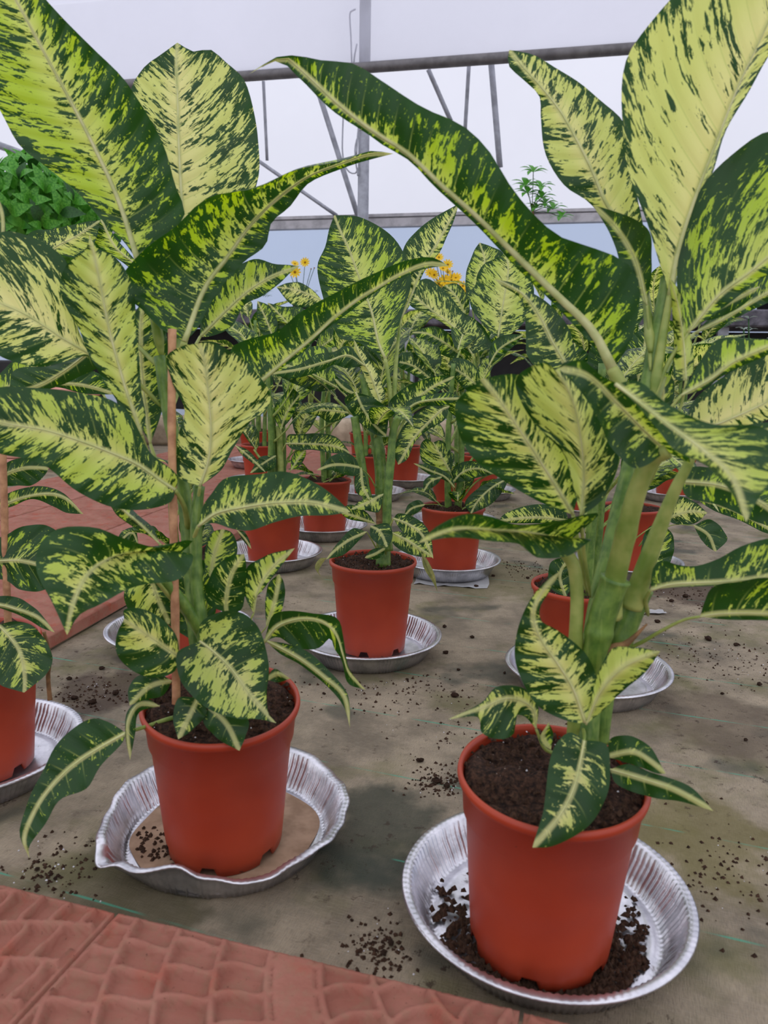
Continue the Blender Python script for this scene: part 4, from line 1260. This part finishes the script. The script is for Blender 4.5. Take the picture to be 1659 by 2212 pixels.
tray(.66, 2.55, 'far foil tray under the half hidden plant ahead of the bench', rot=.4)
tray(-.10, 3.75, 'far foil tray under the plant closest to the bench, behind the middle plant', rot=.7)
tray(.70, 3.45, 'far foil tray under the plant closest to the bench, behind the big plant', rot=.2)
tray(1.10, 2.9, 'far foil tray below the pink blooms', rot=.2)
tray(-.58, 3.45, 'far foil tray standing on the brick path', rot=.2, z=.027)
tray(-.46, 2.85, 'far foil tray on the brick path, short of the concrete kerb', rot=.1, z=.027)

# scraps of clear plastic
ps = MB()
g = np.array([onz(893, 1240, .001), onz(1052, 1247, .001), onz(1053, 1272, .001), onz(893, 1262, .001), ])
g2 = g.copy()
vv, ff = [], []
for i in range(13):
    for j in range(7):
        a, b = i / 12, j / 6
        p = (g[3] * (1 - a) + g[2] * a) * (1 - b) + (np.array([.09, 1.86, .001]) * (1 - a) + np.array([.27, 1.86, .001]) * a) * b
        vv.append((p[0] + .003 * math.sin(b * 9), p[1] + .004 * math.sin(a * 14), .0012 + (.003 * max(0, math.sin(a * 19 + b * 3)) if j == 0 else 0)))
for i in range(12):
    for j in range(6):
        q = i * 7 + j
        ff.append((q, q + 7, q + 8, q + 1))
tag(ps.add(vv, ff).build('plastic_scrap', CREAMC), 'crinkled scrap of clear plastic sheet under a foil tray', 'plastic scrap')
q = onz(1400, 1325, 0)
vv, ff = [], []
for i in range(9):
    for j in range(4):
        vv.append((q[0] - .03 + i * .008, q[1] - .01 + j * .008 + .003 * math.sin(i * 2), .002 + .004 * math.sin(i * 1.7 + j) ** 2))
for i in range(8):
    for j in range(3):
        a = i * 4 + j
        ff.append((a, a + 4, a + 5, a + 1))
tag(MB().add(vv, ff).build('plastic_scrap', CREAMC), 'small torn scrap of white plastic lying on the soiled fabric', 'plastic scrap')


# ------------------------------------------------------------------ soil clods and crumbs
def clod_mesh(seed):
    r = random.Random(seed)
    v, f = [], []
    n, m = 7, 5
    for i in range(m):
        ph = math.pi * i / (m - 1)
        for j in range(n):
            a = 2 * math.pi * j / n
            k_ = r.uniform(.7, 1.25)
            v.append((math.sin(ph) * math.cos(a) * k_ + .001 * j, math.sin(ph) * math.sin(a) * k_ * .8, .55 * math.cos(ph) * k_ + .45))
    for i in range(m - 1):
        for j in range(n):
            f.append((i * n + j, (i + 1) * n + j, (i + 1) * n + (j + 1) % n, i * n + (j + 1) % n))
    return MB().add(v, f).mesh('soil_clod', CLOD, False)


CL = [clod_mesh(i) for i in range(5)]
NEAR = [(-.157, .72, 'the crumpled foil tray'), (.147, .602, 'the soil-strewn foil tray'), (-.484, .84, 'the mud-caked pot'), (-.024, 1.249, 'the middle foil tray'),
        (.318, 1.122, 'the tray behind the thick stems'), (.153, 1.775, 'the scrap of clear plastic'), (-.275, 1.833, 'the tray before the pink path'), (-.347, 1.263, 'the raised path edge'), (.592, 1.8, 'the torn white plastic')]
for i, (x, y, s) in enumerate([(982, 1505, 8), (908, 1646, 8), (943, 1690, 10), (965, 1700, 8), (963, 1412, 6), (1530, 1383, 8), (1090, 1455, 4), (1020, 1378, 5), (674, 1176, 4), (1028, 1268, 5), (960, 1355, 5),
                               (220, 1446, 6), (150, 1468, 6), (250, 1500, 8), (200, 1520, 9), (160, 1510, 7), (845, 2040, 9), (830, 2062, 7), (130, 1555, 5), (990, 1448, 4), (1100, 1410, 4), (880, 1470, 4), (1560, 1500, 4),
                               (1420, 1345, 6), (1480, 1290, 7), (1450, 1300, 5), (1590, 1395, 6), (1610, 1600, 5), (1140, 1250, 4), (1065, 1245, 4), (640, 1420, 4), (700, 1500, 4), (80, 1880, 6), (120, 1900, 5), (760, 1990, 4), (1640, 1480, 6)]):
    p = onz(x, y, 0)
    o = link('soil_clod', CL[i % 5], None, (p[0], p[1], .0003))
    zc = (p - CAM) @ FW
    o.scale = (s * zc / FPX * 1.1,) * 3
    o.rotation_euler = (0, 0, rnd.uniform(0, 6))
    near = min(NEAR, key=lambda q: math.hypot(q[0] - p[0], q[1] - p[1]))[2]
    tag(o, 'dark clod of potting soil on the fabric near ' + near, 'soil clod', 'soil clods near ' + near)


def crumbs(name, n, pick, mat, smin, smax, label, parent=None, loc=(0, 0, 0)):
    v, f = [], []
    for _ in range(n):
        x, y, z = pick()
        s = rnd.uniform(smin, smax)
        b = len(v)
        a = rnd.uniform(0, 6.28)
        for k_ in range(4):
            v.append((x + s * math.cos(a + k_ * 1.57) * rnd.uniform(.6, 1.2), y + s * math.sin(a + k_ * 1.57) * rnd.uniform(.6, 1.2), z))
        v.append((x + rnd.uniform(-.3, .3) * s, y + rnd.uniform(-.3, .3) * s, z + s * rnd.uniform(.7, 1.3)))
        f += [(b, b + 1, b + 4), (b + 1, b + 2, b + 4), (b + 2, b + 3, b + 4), (b + 3, b, b + 4)]
    o = MB().add(v, f).build(name, mat, parent, loc, smooth=False)
    o['kind'] = 'stuff'
    if label:
        o['label'] = label
    return o


CENT = [(onz(x, y, 0), r) for x, y, r in ((190, 1500, .06), (820, 2050, .03), (1520, 1290, .12), (1560, 1420, .12), (1100, 1230, .08), (950, 1690, .03), (560, 1500, .08), (1580, 1900, .08), (850, 1480, .1), (100, 1890, .05), (1350, 1230, .1), (1000, 1100, .2), (1050, 1600, .1))]


def pick_floor():
    while True:
        c, r = rnd.choice(CENT)
        x, y = c[0] + rnd.gauss(0, r * .6), c[1] + rnd.gauss(0, r * .6)
        if all(math.hypot(x - a, y - b) > .128 for a, b in TRAYS) and not (.05 < x < .3 and 1.55 < y < 1.9) and math.hypot(x - q[0], y - q[1]) > .06 and (x - ea[0]) * wd[0] + (y - ea[1]) * wd[1] < -.004:
            return x, y, .0002


sc_ = crumbs('soil_crumbs', 1900, pick_floor, CLOD, .0006, .0030, 'fine crumbs of dark soil scattered over the ground fabric')
tag(sc_, cat='soil')
crumbs('perlite_grains', 160, pick_floor, WHITE, .0006, .0014, 'tiny white perlite grains', sc_)


for P_ in (A, B, M_, R2, C_, Lp):
    def pick_soil():
        a, r = rnd.uniform(0, 6.283), .070 * math.sqrt(rnd.random())
        return r * math.cos(a), r * math.sin(a), .1515 + rnd.uniform(-.002, .004)
    crumbs('soil_lumps', 420, pick_soil, CLOD, .0012, .0042, None, P_.soil)
    crumbs('perlite_grains', 26, pick_soil, WHITE, .0006, .0013, None, P_.soil)


def pick_tb():
    while True:
        a, r = rnd.gauss(math.radians(-95), .85), rnd.uniform(.058, .094)
        x, y = r * math.cos(a) - .004, r * math.sin(a)
        if r < .1:
            return x, y, .0036 + rnd.uniform(0, .004)


crumbs('spilled_soil', 900, pick_tb, CLOD, .0015, .0055, 'dark soil spilled in the tray', tb)


def pick_ta():
    a, r = rnd.gauss(math.radians(-160), .35), rnd.uniform(.05, .09)
    return r * math.cos(a), r * math.sin(a), .005


crumbs('spilled_soil', 70, pick_ta, CLOD, .001, .004, 'dark soil crumbs in the tray', ta)

# ================================================================== background: bench, flowers, bush
BY = 5.0
bz = onwall(1600, 668, BY)[2]
_bp = WN * BY
bn = thing('plant_bench', 'long black bench with a weathered edge standing before the film wall', 'bench', (_bp[0], _bp[1], 0))
bn.rotation_euler = (0, 0, -WANG)
MB().add(*box((.2, .30, bz - .05), (7.4, .60, .10), .01)).build('bench_top', BENCH, bn, smooth=False)
for x in (-3.1, -1.02, .9, 2.2, 3.7):
    MB().add(*box((x, .10, (bz - .1) / 2), (.06, .06, bz - .1))).build('leg', GALV, bn, smooth=False)
MB().add(*box((.2, .50, (bz - .1) / 2 + .06), (7.3, .02, bz - .24))).build('skirt', BLACK, bn, smooth=False)


def small_leaf_mesh(name, w, mat, cup=.15):
    n = 7
    s = np.linspace(0, 1, n)
    hw = w * np.sin(math.pi * s ** .85)
    v, f = [], []
    for i in range(n):
        z = .12 * math.sin(math.pi * s[i]) - .15 * s[i] ** 2
        v += [(-hw[i], s[i], z + cup * hw[i]), (0, s[i], z), (hw[i], s[i], z + cup * hw[i])]
    for i in range(n - 1):
        for j in range(2):
            a = i * 3 + j
            f.append((a, a + 1, a + 4, a + 3))
    return MB().add(v, f).mesh(name, mat)


def orient(o, loc, dv, length, up=(0, 0, 1), roll=0.0):
    dv = Vector(dv).normalized()
    side = dv.cross(Vector(up))
    if side.length < 1e-3:
        side = Vector((1, 0, 0))
    side.normalize()
    u = side.cross(dv)
    M = Matrix((side, dv, u)).transposed().to_4x4()
    o.matrix_local = Matrix.Translation(Vector(loc)) @ M @ Matrix.Rotation(roll, 4, 'Y') @ Matrix.Scale(length, 4)


def back_pot(root, z, r=.07, h=.11, mat=None):
    prof = [(r * .7, 0), (r * .72, .001), (r * .95, h * .8), (r, h * .8), (r * 1.02, h), (r * .94, h), (r * .88, h * .85), (.001, h * .85)]
    return MB().add(*lathe(prof, 24)).build('pot', mat or POT, root, (0, 0, z))


# leafy bush on the bench
bc = onY(70, 470, 4.35)
bush = thing('leafy_bush', 'round bush with glossy bright green leaves above the bench by the film wall', 'bush', (bc[0], bc[1], 0))
BL = small_leaf_mesh('leaf', .21, BUSH)
BLD = small_leaf_mesh('leaf', .22, BUSHD)
rb = random.Random(3)
bt = onY(70, 365, 4.35)[2]
R_ = .36
cz = bt - R_ * .86
stand = MB().add(*box((0, 0, .24), (.5, .5, .48), .01)).build('stand', BLACK, bush, smooth=False)
back_pot(bush, .48, .16, cz - .32 - .48)
for i in range(9):
    a = i * 2.4
    MB().add(*tube(spline([(0, 0, cz - .4), (.12 * math.cos(a), .12 * math.sin(a), cz - .1), (.26 * math.cos(a), .26 * math.sin(a), cz + .05 + .02 * i)], 8), .006, 6)).build('branch', BROWN, bush)
k_ = 0
for i in range(75):
    a, t = i * 2.39996, 1 - (i + .5) / 75 * 1.25
    sr_ = math.sqrt(max(0, 1 - t * t))
    c = Vector((sr_ * math.cos(a) * R_ * 1.12, sr_ * math.sin(a) * R_, t * R_ * .86))
    nrm = c.normalized()
    c = c * rb.uniform(.86, 1.03)
    for j in range(4):
        b = j * math.pi * 2 / 4 + rb.uniform(-.3, .3)
        t1 = nrm.orthogonal().normalized()
        t2 = nrm.cross(t1)
        dv = nrm * rb.uniform(.5, 1.0) + Vector((0, 0, .75)) + t1 * math.cos(b) + t2 * math.sin(b)
        k_ += 1
        o = link('leaf', BL if rb.random() < .85 else BLD, bush)
        orient(o, (c.x, c.y, c.z + cz), dv, rb.uniform(.09, .145), nrm)
        if k_ >= 300:
            break
    if k_ >= 300:
        break
lv = np.array([v.co[:] for v in BLD.vertices])
lfaces = [tuple(p.vertices) for p in BLD.polygons]
cm = MB()
for i in range(900):
    a, t = rb.uniform(0, 6.283), rb.uniform(-.75, 1)
    sr_ = math.sqrt(max(0, 1 - t * t))
    nrm = Vector((sr_ * math.cos(a), sr_ * math.sin(a), t))
    dv = (nrm * .6 + Vector((rb.uniform(-1, 1), rb.uniform(-1, 1), rb.uniform(-.5, 1)))).normalized()
    side = dv.cross(nrm).normalized()
    Mx = np.array((side, dv, side.cross(dv))).T
    c = np.array((nrm.x * R_ * 1.08, nrm.y * R_, nrm.z * R_ * .84)) * rb.uniform(.62, .93)
    cm.add((lv * rb.uniform(.08, .13)) @ Mx.T + c, lfaces)
core = cm.build('inner_foliage', BUSH, bush, (0, 0, cz))
core['kind'] = 'stuff'


def daisy_mesh():
    mb = MB()
    for i in range(11):
        a = i * 2 * math.pi / 11
        ca, sa = math.cos(a), math.sin(a)
        pts = []
        for s, w in ((.22, .07), (.6, .17), (.9, .14), (1.0, .03)):
            for g_ in (-1, 1):
                pts.append((ca * s - sa * w * g_, sa * s + ca * w * g_, .22 * s))
        mb.add(pts, [(0, 1, 3, 2), (2, 3, 5, 4), (4, 5, 7, 6)])
    return mb.mesh('flower', YEL)


DM = daisy_mesh()
EYE = MB().add(*lathe([(.001, .12), (.15, .10), (.25, .03), (.22, -.06), (.05, -.12)], 12)).mesh('flower_eye', YCEN)


def daisies(label, base, heads, dist, foliage_z, red=0):
    root = thing('flowering_plant', label, 'flowering plant', (base[0], base[1], bz))
    b0 = np.array([base[0], base[1], bz])
    back_pot(root, .0005, mat=BLACK)
    fz = foliage_z - bz
    rr = random.Random(int(base[0] * 100))
    for i in range(60):
        a, t = rr.uniform(0, 6.28), rr.random()
        o = link('leaf', BLD if i % 3 else BL, root)
        p = (.10 * t * math.cos(a), .08 * t * math.sin(a), .10 + (fz - .12) * rr.random())
        orient(o, p, (math.cos(a), math.sin(a), rr.uniform(.1, 1)), rr.uniform(.04, .07))
    for x, y, s, kind in heads:
        p = onwall(x, y, dist + rr.uniform(-.03, .03)) - b0
        st = (p[0] * .25, p[1] * .3, .09)
        MB().add(*tube(spline([st, ((p[0] + st[0]) / 2 * 1.0, p[1] * .6, (p[2] + st[2]) / 2 + .01), p], 8), .0022, 5)).build('stalk', BUSHD, root)
        sz = s * (base[1] / FPX) * 1.3
        if kind == 'bud':
            o = link('bud', EYE, root)
            orient(o, p, (0, .2, 1), sz * 1.6)
            continue
        o = link('flower', DM, root)
        o.location = tuple(p)
        o.rotation_euler = (rr.uniform(.7, 1.35), rr.uniform(-.4, .4), 0)
        o.scale = (sz,) * 3
        link('flower_eye', EYE, o)
    return root


d1 = onwall(650, 620, 5.35)
daisies('potted yellow daisies with thin bare stalks beside the tall upright leaf', (d1[0], d1[1]), [(637, 588, 10, 'f'), (659, 567, 8, 'f'), (637, 570, 7, 'f'), (672, 581, 3, 'bud'), (679, 579, 3, 'bud'), (628, 594, 3, 'bud')], 5.35, onwall(650, 625, 5.35)[2])
d2 = onwall(965, 620, 5.30)
daisies('potted clump of many yellow daisies between the variegated plants', (d2[0], d2[1]), [(948, 556, 8, 'f'), (942, 567, 6, 'f'), (967, 572, 9, 'f'), (957, 580, 8, 'f'), (930, 590, 10, 'f'), (938, 594, 8, 'f'), (968, 588, 7, 'f'), (978, 606, 13, 'f'), (962, 608, 12, 'f'), (950, 613, 10, 'f'), (985, 600, 10, 'f'), (1000, 618, 9, 'f'), (1008, 625, 9, 'f'), (978, 586, 3, 'bud'), (1010, 634, 8, 'f')], 5.3, onwall(960, 640, 5.3)[2])


def bedding(label, base, mat, n, foliage=150, w=.22, h=.16, nf=None, fs=.016):
    root = thing('flowering_plant', label, 'flowering plant', (base[0], base[1], bz))
    back_pot(root, .0005, mat=BLACK)
    rr = random.Random(int(base[0] * 1000) + 5)
    for i in range(foliage):
        a, t = rr.uniform(0, 6.28), math.sqrt(rr.random())
        p = (w * t * math.cos(a), .12 * t * math.sin(a), .10 + h * rr.random() * (1 - .4 * t))
        o = link('leaf', BL if i % 3 else BLD, root)
        orient(o, p, (math.cos(a), math.sin(a), rr.uniform(.1, 1)), rr.uniform(.035, .06))
    pm = MB()
    for i in range(6):
        a = i * math.pi / 3
        pts = [(0, 0, 0), (.8 * math.cos(a - .5), .8 * math.sin(a - .5), .25), (1.05 * math.cos(a), 1.05 * math.sin(a), .35), (.8 * math.cos(a + .5), .8 * math.sin(a + .5), .25)]
        pm.add(pts, [(0, 1, 2, 3)])
    fm = pm.mesh('flower', mat)
    for i in range(n):
        a, t = rr.uniform(0, 6.28), math.sqrt(rr.random())
        o = link('flower', fm, root)
        o.location = (w * t * math.cos(a), .12 * t * math.sin(a) - .03, .12 + h * (1 - .35 * t) + rr.uniform(-.02, .02))
        o.rotation_euler = (rr.uniform(.2, 1.3), rr.uniform(-.4, .4), rr.uniform(0, 6))
        o.scale = (fs,) * 3
    return root


q = onwall(515, 630, 5.3)
bedding('bushy bedding plant dotted with dark red blooms on the bench beside thin stalked daisies', (q[0], q[1]), REDP, 8, h=onwall(590, 618, 5.3)[2] - bz - .12)
q = onwall(1662, 640, 5.2)
bedding('bedding plant with bright pink blooms on the bench behind the big plant', (q[0], q[1] + .02), PINK, 9, h=onwall(1655, 575, 5.2)[2] - bz - .12, w=.2, fs=.045)

# umbrella tree on the bench
su = onwall(1150, 470, 5.45)
um = thing('umbrella_tree', 'slender umbrella tree with fans of small oval leaflets before the base rail', 'plant', (su[0], su[1], bz))
back_pot(um, .0005, mat=BLACK)
LFT = small_leaf_mesh('leaflet', .20, BUSH)
b0 = np.array([su[0], su[1], bz])
top = onwall(1150, 440, 5.45) - b0
MB().add(*tube(spline([(0, 0, .09), (.03, 0, top[2] * .5), top], 10), .008, 8)).build('stem', BROWN, um)
rr = random.Random(12)
for x, y, s in ((1136, 402, 20), (1152, 372, 18), (1168, 405, 18), (1170, 428, 18), (1140, 418, 18), (1178, 440, 16), (1195, 452, 18), (1212, 470, 16), (1160, 450, 16)):
    c = onwall(x, y, 5.45 + rr.uniform(-.05, .05)) - b0
    MB().add(*tube(spline([top * .92, (top * .92 + c) / 2 + np.array([0, 0, .02]), c], 6), .0028, 5)).build('leaf_stalk', BUSHD, um)
    for j in range(7):
        a = j * 2 * math.pi / 7 + rr.uniform(-.2, .2)
        o = link('leaflet', LFT, um)
        orient(o, c, (math.cos(a), .6 * math.sin(a), .45 * math.sin(a) + .25), s * 5.45 / FPX * 1.7)

# silver leaved plant below the bench edge and stacked tiles, small items seen through gaps
sp = onY(1645, 760, 3.1)
sv = thing('silver_plant', 'silvery plant with round waxy leaves growing below the bench edge', 'plant', (sp[0], sp[1], 0))
back_pot(sv, .0005)
SL = small_leaf_mesh('leaf', .36, SILV)
hz = onY(1645, 690, 3.1)[2]
for st in range(4):
    tp_ = np.array([rr.uniform(-.08, .08), rr.uniform(-.05, .05), hz - .04 * st])
    pts = spline([(0, 0, .09), tp_ * np.array([.5, .5, .6]), tp_], 14)
    MB().add(*tube(pts, .003, 6)).build('stem', BUSHD, sv)
    for i in range(3, 14):
        for sd in (-1, 1):
            o = link('leaf', SL, sv)
            orient(o, pts[i], (sd, rr.uniform(-.4, .4), .35), .035)
tl = onY(170, 850, 3.5)
ts = thing('tile_stack', 'low stack of pinkish tiles at the kerb end seen through the leaf gap', 'tiles', (tl[0] - .32, 3.6, 0))
tz = onY(170, 838, 3.5)[2]
nt_ = 8
for i in range(nt_):
    MB().add(*box((rnd.uniform(-.01, .01), 0, (i + .5) * tz / nt_), (.62, .34, tz / nt_ * .94), .004)).build('tile', BRICKR, ts, smooth=False)
